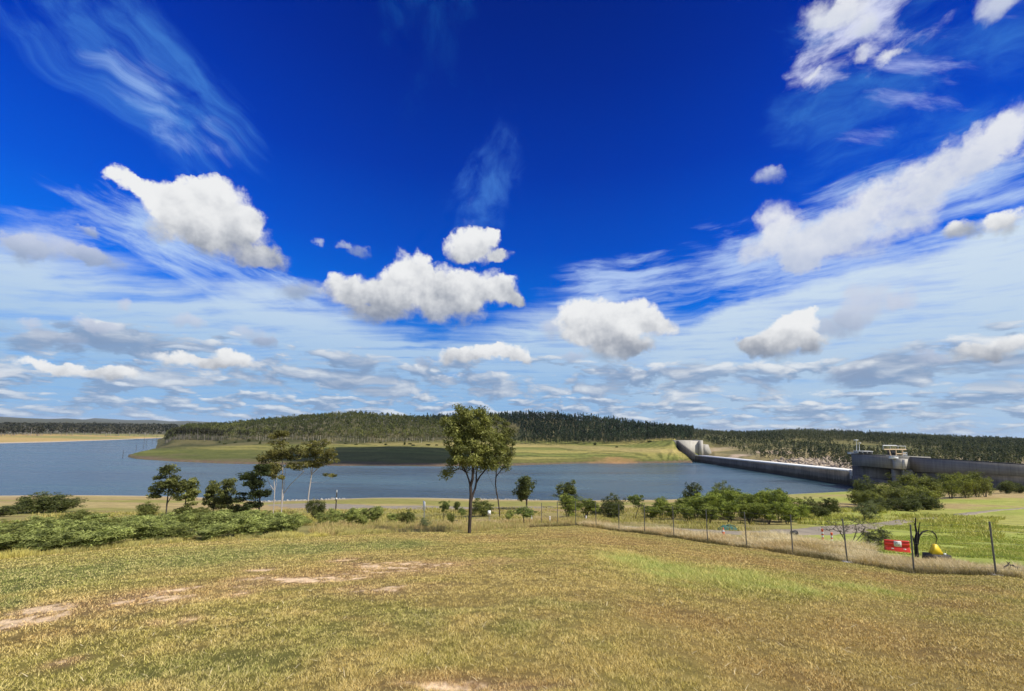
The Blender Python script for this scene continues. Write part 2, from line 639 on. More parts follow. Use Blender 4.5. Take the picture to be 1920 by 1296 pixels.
def leaf_mat(name, trans=0.3, rnd=0.35, rough=0.6):
    m, nt, out = new_mat(name)
    c = attr_col(nt)
    oi = nt.nodes.new('ShaderNodeObjectInfo')
    r_ = Sk(nt, oi.outputs['Random'])
    k = r_ * rnd + (1 - rnd / 2)
    col = vmath(nt, 'MULTIPLY', c, combine(nt, k, k, k))
    p = nt.nodes.new('ShaderNodeBsdfPrincipled')
    nt.links.new(col.k, p.inputs['Base Color'])
    p.inputs['Roughness'].default_value = rough
    p.inputs['Specular IOR Level'].default_value = 0.25
    t = nt.nodes.new('ShaderNodeBsdfTranslucent')
    tcol = vmath(nt, 'MULTIPLY', col, (1.3, 1.4, 0.7))
    nt.links.new(tcol.k, t.inputs['Color'])
    mx = nt.nodes.new('ShaderNodeMixShader')
    mx.inputs[0].default_value = trans
    nt.links.new(p.outputs[0], mx.inputs[1])
    nt.links.new(t.outputs[0], mx.inputs[2])
    nt.links.new(mx.outputs[0], out.inputs['Surface'])
    return m


def bark_mat(name, c1, c2, scale=6.0):
    m, nt, out = new_mat(name)
    tc = nt.nodes.new('ShaderNodeTexCoord')
    v = vmath(nt, 'MULTIPLY', Sk(nt, tc.outputs['Object']), (1, 1, 0.25))
    n = noise(nt, v, scale, 6.0, 0.7)
    principled(nt, out, mix(nt, n.step(0.3, 0.7), c1, c2), 0.85, 0.2, normal=bump(nt, n, 0.6, 0.03))
    return m


def concrete_mat(name, base, dark, stain_z=None):
    m, nt, out = new_mat(name)
    p = wpos(nt)
    px_, py_, pz_ = separate(nt, p)
    n1 = noise(nt, p, 0.10, 6.0, 0.65)
    run = noise(nt, vmath(nt, 'MULTIPLY', p, (0.9, 0.9, 0.06)), 1.0, 5.0, 0.65)
    lift = (pz_ * (1 / 1.2))._m('FRACT').step(0.0, 0.10, 0.0, 1.0)
    seg = ((py_ * (1 / 15.0))._m('FRACT')).step(0.0, 0.03, 0.0, 1.0)
    f = (n1.step(0.3, 0.7) * 0.5 + run.step(0.3, 0.7) * 0.5)
    col = mix(nt, f, dark, base)
    lk = lift * 0.40 + 0.60
    lk = lk * (seg * 0.2 + 0.8)
    col = vmath(nt, 'MULTIPLY', col, combine(nt, lk, lk, lk))
    if stain_z is not None:                       # wet, algae-dark band left by higher water
        s = (pz_ + (run + -0.5) * 2.5).step(stain_z - 0.8, stain_z + 0.8, 0.45, 1.0)
        col = vmath(nt, 'MULTIPLY', col, combine(nt, s, s, s))
    principled(nt, out, col, 0.9, 0.2, normal=bump(nt, run, 0.3, 0.1))
    return m


def paint_mat(name, c, rough=0.5, dirt=0.35, scale=5.0, metal=0.0):
    m, nt, out = new_mat(name)
    tc = nt.nodes.new('ShaderNodeTexCoord')
    n = noise(nt, Sk(nt, tc.outputs['Object']), scale, 6.0, 0.65)
    col = mix(nt, n.step(0.35, 0.75), c, tuple(k * (1 - dirt) + 0.03 * dirt for k in c))
    principled(nt, out, col, rough, 0.4, metal)
    return m


def water_mat():
    m, nt, out = new_mat('water')
    p = wpos(nt)
    n1 = noise(nt, vmath(nt, 'MULTIPLY', p, (0.55, 0.85, 1.0)), 1.0, 5.0, 0.65)
    n2 = noise(nt, vmath(nt, 'MULTIPLY', p, (0.10, 0.16, 1.0)), 1.0, 3.0, 0.5)
    big = noise(nt, vmath(nt, 'MULTIPLY', p, (0.006, 0.028, 1.0)), 1.0, 4.0, 0.55)
    h = n1 * 0.16 + n2 * 0.55
    col = mix(nt, big.step(0.35, 0.65), (0.018, 0.044, 0.064), (0.056, 0.105, 0.118))
    r_ = big.step(0.35, 0.65, 0.16, 0.28)
    pr = principled(nt, out, col, r_, 0.5, normal=bump(nt, h, 1.0, 1.2))
    pr.inputs['IOR'].default_value = 1.33
    return m


M_GROUND = ground_mat()
M_GRASS = leaf_mat('grass', 0.14, 0.0, 0.7)
M_LEAF = leaf_mat('leaves', 0.28, 0.35)
M_FAR = leaf_mat('far_leaves', 0.15, 0.0, 0.9)
M_WATER = water_mat()
M_BARK = bark_mat('dark_bark', (0.035, 0.026, 0.022), (0.085, 0.065, 0.055))
M_GUM = bark_mat('pale_bark', (0.36, 0.30, 0.26), (0.62, 0.56, 0.52), 2.5)
M_TWIG = bark_mat('grey_bark', (0.05, 0.042, 0.036), (0.12, 0.10, 0.085))
M_BLACK = bark_mat('burnt_bark', (0.010, 0.009, 0.009), (0.035, 0.03, 0.028))

# ------------------------------------------------------------------ terrain
DAM1, DAM2 = water_hit(1305, 865.5), water_hit(1602, 911.5)
ddir = (DAM1 - DAM2)[:2]
ddir = ddir / np.linalg.norm(ddir)              # along the dam, away from the camera
dup = np.array([-ddir[1], ddir[0]])             # upstream, towards the lake (left)


def dam_xy(px, py, off=0.0):
    """where the view column of a direction meets the dam line, off metres upstream"""
    d = ray(px, py)[:2]
    o = DAM2[:2] + dup * off
    A = np.array([[d[0], -ddir[0]], [d[1], -ddir[1]]])
    k = np.linalg.solve(A, o)[0]
    return d * k


def damP(px, py, off=0.0):
    xy = dam_xy(px, py, off)
    return at(px, py, xy[1])


def row_at(lst):
    p = np.array([at(*t) for t in lst])
    return np.arctan2(p[:, 0], p[:, 1]), np.hypot(p[:, 0], p[:, 1]), p[:, 2]


def row_mix(lst):
    """entries (px, py) lie on the water, (px, py, Y) anywhere, (px, py, Y, z) with the height given"""
    o = []
    for t in lst:
        if len(t) == 2:
            o.append(water_hit(*t))
        elif len(t) == 3:
            o.append(at(*t))
        else:
            p = at(t[0], t[1], t[2])
            p[2] = t[3]
            o.append(p)
    p = np.array(o)
    return np.arctan2(p[:, 0], p[:, 1]), np.hypot(p[:, 0], p[:, 1]), p[:, 2]


FENCE_PX = []
for i in range(-1, 15):
    u = (1.135 - 0.0807 * i) / (1 + 0.1188 * i)
    FENCE_PX.append((960 + 800 * u, 20.9 * (1 + 0.1188 * i)))

A_ROWS = [
    row_mix([(-200, 1062, 19), (0, 1046, 22), (150, 1033, 25), (300, 1019, 28), (480, 1009, 31), (640, 1003, 34), (760, 1000, 35),
             (880, 999, 36.5), (1000, 990, 43), (1081, 985, 45.7), (1120, 989, 43.2), (1162, 996, 40.7), (1210, 1003, 38.2), (1264, 1009, 35.8),
             (1327, 1018, 33.3), (1397, 1028, 30.8), (1486, 1039, 28.3), (1588, 1054, 25.8), (1711, 1072, 23.4), (1868, 1078, 20.9), (2000, 1092, 19.2), (2200, 1112, 17)]),
    row_mix([(-200, 1010, 38), (0, 1000, 40), (300, 985, 46), (480, 980, 50), (640, 984, 50), (760, 985, 50), (880, 984, 52), (1000, 977, 58), (1080, 974, 66),
             (1162, 986, 52), (1264, 996, 43), (1397, 1012, 37), (1486, 1022, 33), (1588, 1037, 30), (1711, 1052, 28), (1868, 1064, 25.5), (2000, 1078, 23)]),
    row_mix([(-200, 965, 75), (0, 960, 75), (300, 960, 85), (480, 962, 82), (640, 964, 80), (760, 966, 78), (880, 966, 80), (1000, 962, 90), (1080, 961, 92),
             (1162, 972, 75), (1264, 982, 57), (1397, 996, 47), (1486, 1003, 42), (1588, 1014, 39), (1711, 1026, 37), (1868, 1038, 33), (2000, 1048, 31)]),
    row_mix([(-200, 942, 125), (0, 941, 125), (300, 941, 130), (480, 947, 122), (640, 946, 125), (880, 949, 120), (1080, 947, 130), (1264, 957, 95), (1397, 966, 75),
             (1486, 972, 68), (1588, 982, 58), (1711, 986, 56), (1868, 992, 54), (2000, 1000, 52)]),
    row_mix([(-200, 932, 152), (0, 934, 152), (300, 935, 155), (490, 943.5, 150), (640, 940, 152), (880, 941, 150), (1080, 941, 155), (1264, 944, 130), (1397, 945, 115),
             (1486, 946, 108), (1588, 950, 95), (1711, 957, 87), (1868, 957, 86), (2000, 962, 82)]),
    row_mix([(-200, 926), (0, 928.5), (300, 930), (420, 934), (490, 941), (560, 938.5), (640, 935), (700, 933), (800, 933), (900, 936), (1000, 938), (1100, 938.5),
             (1240, 937), (1400, 933), (1470, 927), (1540, 923.5), (1600, 920.5), (1622, 919.5), (1640, 924, 168), (1711, 929, 158), (1868, 920, 172), (2000, 925, 165)]),
]
a_sh = A_ROWS[-1]
bed = (a_sh[0], a_sh[1] + np.where(a_sh[2] < 0.5, 22.0, 60.0), np.where(a_sh[2] < 0.5, -4.0, 5.0))
A_ROWS.append(bed)
far_px = [-300, 0, 100, 200, 310, 420, 700, 1300, 2200]
far_sh = row_mix([(-300, 838), (0, 832), (100, 829.5), (200, 826), (310, 821.5), (420, 820), (700, 826), (1300, 836), (2200, 850)])
A_ROWS.append((far_sh[0], far_sh[1] - 60, far_sh[1] * 0 - 4.0))
A_ROWS.append(far_sh)
A_ROWS.append((far_sh[0], far_sh[1] + 40, far_sh[1] * 0 + 0.9))
A_ROWS.append(row_mix([(-300, 802, 1150), (0, 806.5, 1150), (150, 806.5, 1200), (310, 808, 1300), (700, 814, 1300), (2200, 842, 1300)]))
A_ROWS.append(row_mix([(-300, 787, 2600), (0, 792.5, 2600), (150, 795.0, 2600), (310, 797, 2600), (700, 803, 2600), (2200, 830, 2600)]))
A_ROWS.append(row_mix([(-300, 774, 6000), (-100, 778, 6000), (0, 781, 6000), (40, 783.5, 6000), (90, 785.5, 6000), (125, 784.5, 6000), (160, 787, 6000), (200, 790.5, 6000),
                       (300, 794.5, 6000), (500, 798, 6000), (2200, 827, 6000)]))
A_ROWS.append(row_mix([(-300, 790, 11000), (100, 791, 11000), (150, 788, 11000), (178, 783.8, 11000), (215, 786, 11000), (245, 787.6, 11000), (285, 787, 11000), (320, 790, 11000),
                       (352, 789, 11000), (400, 791.5, 11000), (500, 796, 11000), (2200, 826, 11000)]))
A_ROWS.append((np.array([-3.2, 3.2]), np.array([17000.0, 17000.0]), np.array([-60.0, -60.0])))

DX = []
for px, py in ((1312, 856), (1340, 857), (1440, 866), (1500, 872), (1560, 879), (1600, 890), (1650, 895), (1750, 900), (1920, 915), (2100, 930)):
    DX.append((px, py, dam_xy(px, py)[1]))
LOW = -12.0
B_F1 = [(225, 857, 372, LOW), (238, 857, 372, LOW), (240.5, 857.5), (255, 860.5), (270, 862), (330, 866), (420, 869.5), (500, 871), (640, 874), (830, 875), (900, 873), (960, 873.5), (1050, 870.5), (1100, 869),
        (1160, 869.5), (1240, 869), (1270, 868), (1285, 867.5), (1297, 867, 428, 0.2), (1304, 866, 425, -4.0)]
b_front = row_mix(B_F1 + [(px, py, Y + 30, 0.5) for px, py, Y in DX])
B_ROWS = [
    (b_front[0], b_front[1] - 14, np.where(b_front[2] < -5, LOW, -5.0)),
    b_front,
    (b_front[0], b_front[1] + 9, np.where(b_front[2] < -5, LOW, b_front[2] + 1.3)),
    row_mix([(225, 856, 395, LOW), (238, 856, 395, LOW), (241, 855.5, 392, 1.0), (270, 846, 412), (300, 838, 470), (330, 842, 452), (420, 848, 430), (500, 849, 430), (640, 851, 430), (830, 852, 430), (960, 853, 430),
             (1050, 852, 440), (1160, 851, 446), (1240, 848, 450), (1262, 848, 452), (1272, 861, 430), (1285, 864, 428), (1297, 866, 432, -2.0), (1304, 866, 445, -4.0), (1318, 852, 500, 1.0), (1340, 851, 470), (1440, 862, 390), (1500, 867, 355), (1560, 877, 325), (1650, 880, 305), (1750, 868, 305), (1920, 880, 265), (2100, 900, 235)]),
    row_mix([(225, 850, 425, LOW), (262, 842, 445, LOW), (280, 838, 475, -4.0), (293, 833, 498, 0.3), (308, 827, 512, 4.0), (322, 826, 515), (330, 825, 520), (420, 826.5, 540), (500, 827.5, 545), (640, 829.5, 560), (830, 830.5, 560), (960, 832, 560), (1050, 834, 550),
             (1160, 832, 545), (1250, 826, 500), (1263, 826, 492), (1271, 830, 530), (1285, 830, 540), (1312, 832, 540), (1340, 836, 555), (1440, 842, 480), (1500, 848, 445), (1560, 858, 400), (1650, 858, 395), (1750, 856, 400), (1920, 868, 335), (2100, 878, 300)]),
    row_mix([(225, 830, 600, LOW), (262, 830, 600, LOW), (284, 820, 620, -3.0), (300, 820, 620, 1.0), (318, 818, 640, 4.5), (345, 812, 650), (420, 810, 650), (500, 802, 660), (560, 797, 680), (640, 795.5, 680), (720, 798, 690), (830, 804, 680), (900, 801, 680), (960, 803, 680), (1050, 807, 670),
             (1160, 813, 660), (1240, 816, 650), (1285, 815, 640), (1340, 819, 700), (1440, 826, 620), (1500, 829, 610), (1560, 833, 590), (1650, 836, 590), (1750, 837, 590), (1920, 847, 520), (2100, 856, 480)]),
    row_mix([(225, 820, 800, LOW), (262, 820, 800, LOW), (284, 815, 800, -3.0), (300, 815, 800, 1.0), (318, 813, 800, 7.0), (350, 806, 800), (420, 803, 800), (480, 796, 800), (540, 790, 820), (600, 785, 820), (660, 781, 820), (720, 785, 820), (780, 789, 820), (830, 790, 820), (900, 785, 820),
             (960, 783, 820), (1040, 784, 810), (1120, 791, 800), (1200, 802, 800), (1280, 811, 850), (1340, 814, 950), (1400, 815, 1000), (1500, 810, 1000), (1560, 811, 1000), (1640, 815, 1000), (1700, 819, 950),
             (1800, 824, 900), (1920, 829, 850), (2100, 837, 800)]),
]
b6 = B_ROWS[-1]
B_ROWS.append((b6[0], b6[1] + 700, np.where(b6[2] < -5, LOW, b6[2] - 30)))
B_ROWS.append((np.array([-3.2, 3.2]), np.array([17000.0, 17000.0]), np.array([-100.0, -100.0])))

# polar grid around the camera's foot
th = np.concatenate([np.linspace(-180, -64, 30), np.arange(-62, 62.01, 0.15), np.linspace(64, 180, 30)]) * math.pi / 180
lr = np.linspace(math.log(0.4), math.log(16500), 900)
rr = np.exp(lr)


def table(rows, start):
    Z = np.empty((len(th), len(rr)))
    rk = [np.full(len(th), 0.35)] if start is not None else [np.full(len(th), 0.35)]
    zk = [np.full(len(th), start if start is not None else LOW)]
    for t_, r_, z_ in rows:
        o = np.argsort(t_)
        rk.append(np.interp(th, t_[o], r_[o]))
        zk.append(np.interp(th, t_[o], z_[o]))
    rk, zk = np.array(rk), np.array(zk)
    rk = np.maximum.accumulate(rk + np.arange(len(rk))[:, None] * 1e-3, axis=0)
    for i in range(len(th)):
        Z[i] = np.interp(rr, rk[:, i], zk[:, i])
    return Z


def smooth(Z, k, axis=1):
    w = np.hanning(k + 2)[1:-1]
    w /= w.sum()
    pad = [(0, 0), (0, 0)]
    pad[axis] = (k // 2, k // 2)
    Zp = np.pad(Z, pad, mode='edge')
    return np.apply_along_axis(lambda a: np.convolve(a, w, 'valid'), axis, Zp)


ZA = smooth(table(A_ROWS, 28.35), 9)
ZB = table([(b_front[0], b_front[1] - 40, b_front[2] * 0 + LOW)] + B_ROWS, None)
TH, RRm = np.meshgrid(th, rr, indexing='ij')
GX, GY = RRm * np.sin(TH), RRm * np.cos(TH)
isB = ZB > ZA
GZ = np.maximum(ZA, ZB)
# unevenness that grows with distance, shores kept where they are
land = sstep(0.3, 3.0, np.abs(GZ))
GZ = GZ + land * (fbm(GX * 0.9, GY * 0.9, 4, 11) - 0.5) * 0.10 * np.clip(RRm / 4, 0.2, 1)
GZ = GZ + land * (fbm(GX * 0.12, GY * 0.12, 4, 12) - 0.5) * 0.5 * sstep(12, 60, RRm)
GZ = GZ + land * (fbm(GX * 0.02, GY * 0.02, 4, 13) - 0.5) * np.where(isB, 3.0, 1.0) * sstep(150, 500, RRm)


def ground_z(X, Y):
    X, Y = np.asarray(X, float), np.asarray(Y, float)
    t_ = np.arctan2(X, Y)
    r_ = np.clip(np.hypot(X, Y), rr[0], rr[-1] * 0.999)
    i = np.clip(np.searchsorted(th, t_) - 1, 0, len(th) - 2)
    j = np.clip(np.searchsorted(rr, r_) - 1, 0, len(rr) - 2)
    a = np.clip((t_ - th[i]) / (th[i + 1] - th[i]), 0, 1)
    b = (r_ - rr[j]) / (rr[j + 1] - rr[j])
    return (GZ[i, j] * (1 - a) + GZ[i + 1, j] * a) * (1 - b) + (GZ[i, j + 1] * (1 - a) + GZ[i + 1, j + 1] * a) * b


def hit(px, py, ymin=1.0, ymax=2000.0):
    """first point of the ground along a direction"""
    d = ray(px, py)
    Ys = np.exp(np.linspace(math.log(ymin), math.log(ymax), 3000))
    k = Ys / d[1]
    zr = CAM_Z + d[2] * k
    g = ground_z(d[0] * k, Ys)
    bad = np.nonzero(zr <= g)[0]
    if len(bad) == 0:
        return None
    j = bad[0]
    return np.array([d[0] * k[j], Ys[j], g[j]])


def stand(px, Y, py=950):
    """the ground at depth Y that is seen at column px"""
    for _ in range(4):
        p = at(px, py, Y)
        p[2] = float(ground_z(p[0], p[1]))
        c = CR.T @ (p - np.array([0, 0, CAM_Z]))
        py = CY - F_PX * c[1] / -c[2]
    return p


def edge_r(t_):
    o = A_ROWS[0]
    s = np.argsort(o[0])
    return np.interp(t_, o[0][s], o[1][s])


def shore_r(t_):
    s = np.argsort(a_sh[0])
    return np.interp(t_, a_sh[0][s], a_sh[1][s])


# patches of the near paddock: (px, py, rx, ry) -> where they lie on the ground
def spots(lst):
    o = []
    for px, py, rx, ry in lst:
        c = hit(px, py)
        t0, r0 = math.atan2(c[0], c[1]), math.log(math.hypot(c[0], c[1]))
        a = hit(px + rx, py)
        b = hit(px, py - ry)
        c2 = hit(px, py + ry)
        o.append((t0, r0, abs(math.atan2(a[0], a[1]) - t0), 0.5 * abs(math.log(math.hypot(b[0], b[1])) - math.log(math.hypot(c2[0], c2[1]))) if b is not None else 0.1))
    return o


def spot_field(X, Y, sp, warp=0.35, seed=0):
    t_, r_ = np.arctan2(X, Y), np.log(np.hypot(X, Y) + 1e-6)
    wx = (fbm(X * 0.8, Y * 0.8, 4, 31 + seed) - 0.5) * 2 * warp
    wy = (fbm(X * 0.8 + 40, Y * 0.8, 4, 41 + seed) - 0.5) * 2 * warp
    f = np.zeros_like(t_)
    for t0, r0, rt, rl in sp:
        q = ((t_ - t0) / rt + wx) ** 2 + ((r_ - r0) / rl + wy) ** 2
        f = np.maximum(f, np.exp(-q * 1.2))
    return f


SP_GREEN = spots([(1180, 1052, 70, 18), (1260, 1075, 110, 22), (1380, 1085, 100, 22), (1480, 1105, 90, 16), (1620, 1105, 90, 9)])
SP_GREEN2 = spots([(30, 1085, 110, 32), (180, 1070, 140, 26), (380, 1045, 150, 20), (560, 1030, 130, 13), (740, 1022, 90, 9), (30, 1130, 40, 14)])
SP_GREEN3 = spots([(420, 1250, 240, 40), (1080, 1215, 60, 20), (1000, 1170, 120, 18), (1050, 1130, 130, 18), (250, 1275, 150, 22), (720, 1170, 200, 30)])
SP_BROWN = spots([(1150, 1012, 190, 13), (1400, 1050, 170, 12), (1650, 1080, 150, 10), (1830, 1105, 90, 8), (600, 1075, 180, 13), (250, 1120, 180, 20), (930, 1010, 90, 8),
                  (1650, 1200, 320, 50), (1300, 1160, 250, 22), (100, 1190, 150, 20), (860, 1275, 220, 22), (1780, 1130, 120, 12), (1500, 1270, 260, 30)])
SP_DIRT = spots([(690, 1062, 40, 8), (780, 1054, 60, 4), (860, 1056, 45, 4), (640, 1050, 22, 3), (690, 1072, 45, 4), (480, 1070, 26, 3), (300, 1117, 75, 8), (70, 1155, 80, 9), (750, 1064, 90, 8), (600, 1085, 90, 5), (20, 1162, 30, 6), (345, 1163, 20, 5),
                 (288, 1169, 12, 4), (470, 1088, 30, 4), (450, 1112, 36, 4), (860, 1290, 120, 10), (120, 1245, 30, 5), (720, 1104, 60, 5)])

STRAW = np.array([0.78, 0.58, 0.185])
OLIVE = np.array([0.52, 0.445, 0.11])
GREEN = np.array([0.29, 0.33, 0.085])
LUSH = np.array([0.38, 0.46, 0.12])
BROWN = np.array([0.62, 0.40, 0.14])
DIRT = np.array([0.80, 0.585, 0.36])


def lerp(a, b, f):
    return a * (1 - f[..., None]) + b * f[..., None]


def paddock(X, Y):
    """colour of the mown paddock and how bare it is"""
    n = fbm(X * 0.35, Y * 0.35, 5, 1)
    n2 = fbm(X * 1.6, Y * 1.6, 4, 2)
    c = lerp(np.broadcast_to(STRAW * 0.86, X.shape + (3,)), OLIVE, sstep(0.36, 0.66, n * 0.6 + n2 * 0.4))
    b = np.clip(spot_field(X, Y, SP_BROWN, 0.5, 3) * 1.1, 0, 1) * (0.55 + 0.6 * n2)
    c = lerp(c, BROWN, np.clip(b, 0, 0.85))
    g3 = np.clip(spot_field(X, Y, SP_GREEN3, 0.7, 5), 0, 1)
    c = lerp(c, GREEN, g3 * 0.5 * sstep(0.3, 0.6, n2))
    g2 = np.clip(spot_field(X, Y, SP_GREEN2, 0.4, 9) * 1.2, 0, 1)
    c = lerp(c, GREEN * 1.05, g2 * 0.8)
    g1 = np.clip(spot_field(X, Y, SP_GREEN, 0.5, 13) * 1.2, 0, 1)
    c = lerp(c, LUSH, g1 * (0.35 + 0.5 * n2))
    dsp = spot_field(X, Y, [(a_, b_, c_ * 1.6, e_ * 1.9) for a_, b_, c_, e_ in SP_DIRT], 0.9, 17)
    c = lerp(c, np.array([0.68, 0.42, 0.21]), np.clip(dsp * 1.15, 0, 1) * (0.5 + 0.6 * n2))
    d_ = sstep(0.36, 0.70, dsp * (0.52 + 2.3 * (fbm(X * 3.0, Y * 3.6, 5, 19, 0.72) - 0.5) + 0.7 * (fbm(X * 0.8, Y * 2.0, 3, 23) - 0.5)))
    c = lerp(c, DIRT, d_ * 0.92)
    return c, d_, np.maximum(g1, 0)


def ground_colors():
    X, Y, Z = GX, GY, GZ
    c, bare, _ = paddock(X, Y)
    c = c * (0.36 + 0.64 * bare)[..., None]                                      # thatch and soil, darkened for the shaded gaps between the blades
    er, sr = edge_r(TH), shore_r(TH)
    n = fbm(X * 0.05, Y * 0.05, 5, 51)
    nb = fbm(X * 0.015, Y * 0.06, 5, 52)
    # bank and the flats below it
    bank = lerp(np.broadcast_to(np.array([0.25, 0.22, 0.075]), X.shape + (3,)), np.array([0.36, 0.27, 0.12]), sstep(0.35, 0.65, n))
    flats = lerp(np.broadcast_to(np.array([0.40, 0.31, 0.13]), X.shape + (3,)), np.array([0.27, 0.25, 0.07]), sstep(0.38, 0.62, nb))
    flats = lerp(flats, np.array([0.33, 0.225, 0.12]), sstep(0.55, 0.7, fbm(X * 0.012 + 9, Y * 0.09, 4, 53)) * 0.8)
    f = sstep(0.15, 0.55, (RRm - er) / np.maximum(sr - er, 1))
    low = lerp(bank, flats, f)
    # right-hand meadow: bright green with bare tracks
    right = sstep(0.52, 0.66, TH)
    mead = lerp(np.broadcast_to(np.array([0.36, 0.345, 0.09]), X.shape + (3,)), np.array([0.31, 0.335, 0.07]), sstep(0.42, 0.60, n))
    lushb = right * sstep(7, 10, RRm - er) * (1 - sstep(58, 90, RRm))
    mead = lerp(mead, np.array([0.29, 0.355, 0.065]), np.clip(lushb * (0.25 + 0.9 * n), 0, 1))
    dry = sstep(0.5, 0.62, fbm(X * 0.03 + 5, Y * 0.03, 4, 57)) * sstep(70, 110, RRm)
    mead = lerp(mead, np.array([0.40, 0.28, 0.14]), dry * 0.8)
    low = lerp(low, mead, right * sstep(5, 9, RRm - er))
    # pale dried mud along the water
    rim = sstep(0.0, 0.15, Z) * (1 - sstep(0.7, 2.0, Z + (n - 0.5) * 1.5))
    low = lerp(low, np.array([0.46, 0.37, 0.27]), rim * 0.85)
    under = 1 - sstep(-0.35, 0.05, Z)
    low = lerp(low, np.array([0.12, 0.10, 0.075]), under)
    c = lerp(c, low, sstep(-0.4, 1.2, RRm - er))
    # across the water: terraced, grassy drawdown bank, woodland floor behind
    zz = Z + (fbm(X * 0.02, Y * 0.02, 4, 61) - 0.5) * 3.2
    nbk = fbm(X * 0.01, Y * 0.03, 4, 62)
    bb = lerp(np.broadcast_to(np.array([0.185, 0.195, 0.050]), X.shape + (3,)), np.array([0.33, 0.28, 0.085]), sstep(0.4, 0.65, nbk))
    terr = np.abs(((zz * 0.62) % 1.0) - 0.5) * 2
    bb = lerp(bb, np.array([0.055, 0.070, 0.016]), sstep(0.50, 0.85, terr) * (0.35 + 0.6 * fbm(X * 0.015, Y * 0.05, 3, 64)))
    bb = lerp(bb, np.array([0.42, 0.32, 0.13]), sstep(7.5, 9.5, zz) * (1 - sstep(11, 13, zz)) * 0.55)
    bb = lerp(bb, np.array([0.060, 0.072, 0.018]), (1 - sstep(2.2, 5.0, zz)) * 0.65)
    left_shade = 1 - sstep(-0.25, 0.05, TH)
    bb = lerp(bb, np.array([0.12, 0.125, 0.034]), left_shade * 0.40)  # cloud shade over the left half, put into the bank colour
    mud = sstep(-0.2, 0.1, Z) * (1 - sstep(0.8, 1.7, Z + (nbk - 0.5) * 1.5))
    bb = lerp(bb, np.array([0.155, 0.105, 0.075]), mud * 0.9)
    o1 = hit(1150, 861, 300)
    if o1 is not None:
        q = ((X - o1[0]) / 30) ** 2 + ((Z - 1.2) / 2.6) ** 2 + (fbm(X * 0.07, Y * 0.07, 4, 65) - 0.5) * 2.6
        bb = lerp(bb, np.array([0.40, 0.225, 0.095]), (1 - sstep(0.1, 1.3, q)) * 0.65)
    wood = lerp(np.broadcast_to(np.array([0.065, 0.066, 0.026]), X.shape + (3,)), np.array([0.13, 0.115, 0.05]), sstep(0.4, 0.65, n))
    dn = sstep(0.40, 0.44, TH)                        # downstream of the dam
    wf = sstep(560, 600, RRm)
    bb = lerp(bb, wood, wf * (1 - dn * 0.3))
    down = lerp(np.broadcast_to(np.array([0.30, 0.24, 0.11]), X.shape + (3,)), np.array([0.17, 0.15, 0.07]), sstep(0.4, 0.62, n))
    down = lerp(down, np.array([0.46, 0.35, 0.24]), sstep(0.58, 0.7, fbm(X * 0.025, Y * 0.05, 4, 66)))
    bb = lerp(bb, down, dn * (1 - sstep(520, 640, RRm)))
    c = lerp(c, bb, isB.astype(float) * (RRm > 200))
    # far left flats and hills
    fl = (~isB) & (RRm > 480)
    ff = lerp(np.broadcast_to(np.array([0.44, 0.31, 0.12]), X.shape + (3,)), np.array([0.27, 0.25, 0.09]), sstep(0.35, 0.65, fbm(X * 0.004, Y * 0.02, 4, 71)))
    ff = lerp(ff, np.array([0.50, 0.40, 0.29]), (1 - sstep(0.25, 0.8, Z)))
    ff = lerp(ff, np.array([0.085, 0.085, 0.05]), sstep(1250, 1400, RRm))
    c = np.where(fl[..., None], ff, c)
    return np.clip(c, 0.01, 0.9)


def build_ground():
    nt_, nr_ = GX.shape
    v = np.stack([GX, GY, GZ], -1).reshape(-1, 3)
    col = ground_colors().reshape(-1, 3)
    i, j = np.meshgrid(np.arange(nt_ - 1), np.arange(nr_ - 1), indexing='ij')
    q = np.stack([i * nr_ + j, i * nr_ + j + 1, (i + 1) * nr_ + j + 1, (i + 1) * nr_ + j], -1).reshape(-1, 4)
    # close the small hole under the camera
    c0 = len(v)
    v = np.vstack([v, [0, 0, 28.35]])
    col = np.vstack([col, col[:1]])
    k = np.arange(nt_ - 1)
    t = np.stack([np.full(nt_ - 1, c0), k * nr_, (k + 1) * nr_], -1)
    me = mesh_np('ground', v, [q, t], M_GROUND, col, smooth=True)
    tag(link('ground', me), kind='structure')


build_ground()


def build_water():
    xs = np.array([-9000, -3000, -1200, -600, -300, -100, 60, 150, 200])
    ys = np.array([110, 200, 300, 400, 500, 700, 1000, 1600, 2400])
    # the sheet stops inside the dam on the right
    v, q = [], []
    for yv in ys:
        for k, xv in enumerate(xs):
            lim = DAM2[0] + (yv - DAM2[1]) * ddir[0] / ddir[1] + 3.0
            v.append((min(xv, lim) if k < len(xs) - 1 else lim, yv, 0.0))
    n = len(xs)
    for a in range(len(ys) - 1):
        for b in range(n - 1):
            q.append([a * n + b, a * n + b + 1, (a + 1) * n + b + 1, (a + 1) * n + b])
    tag(link('lake_water', mesh_np('lake_water', np.array(v), [np.array(q)], M_WATER)), kind='structure')


build_water()

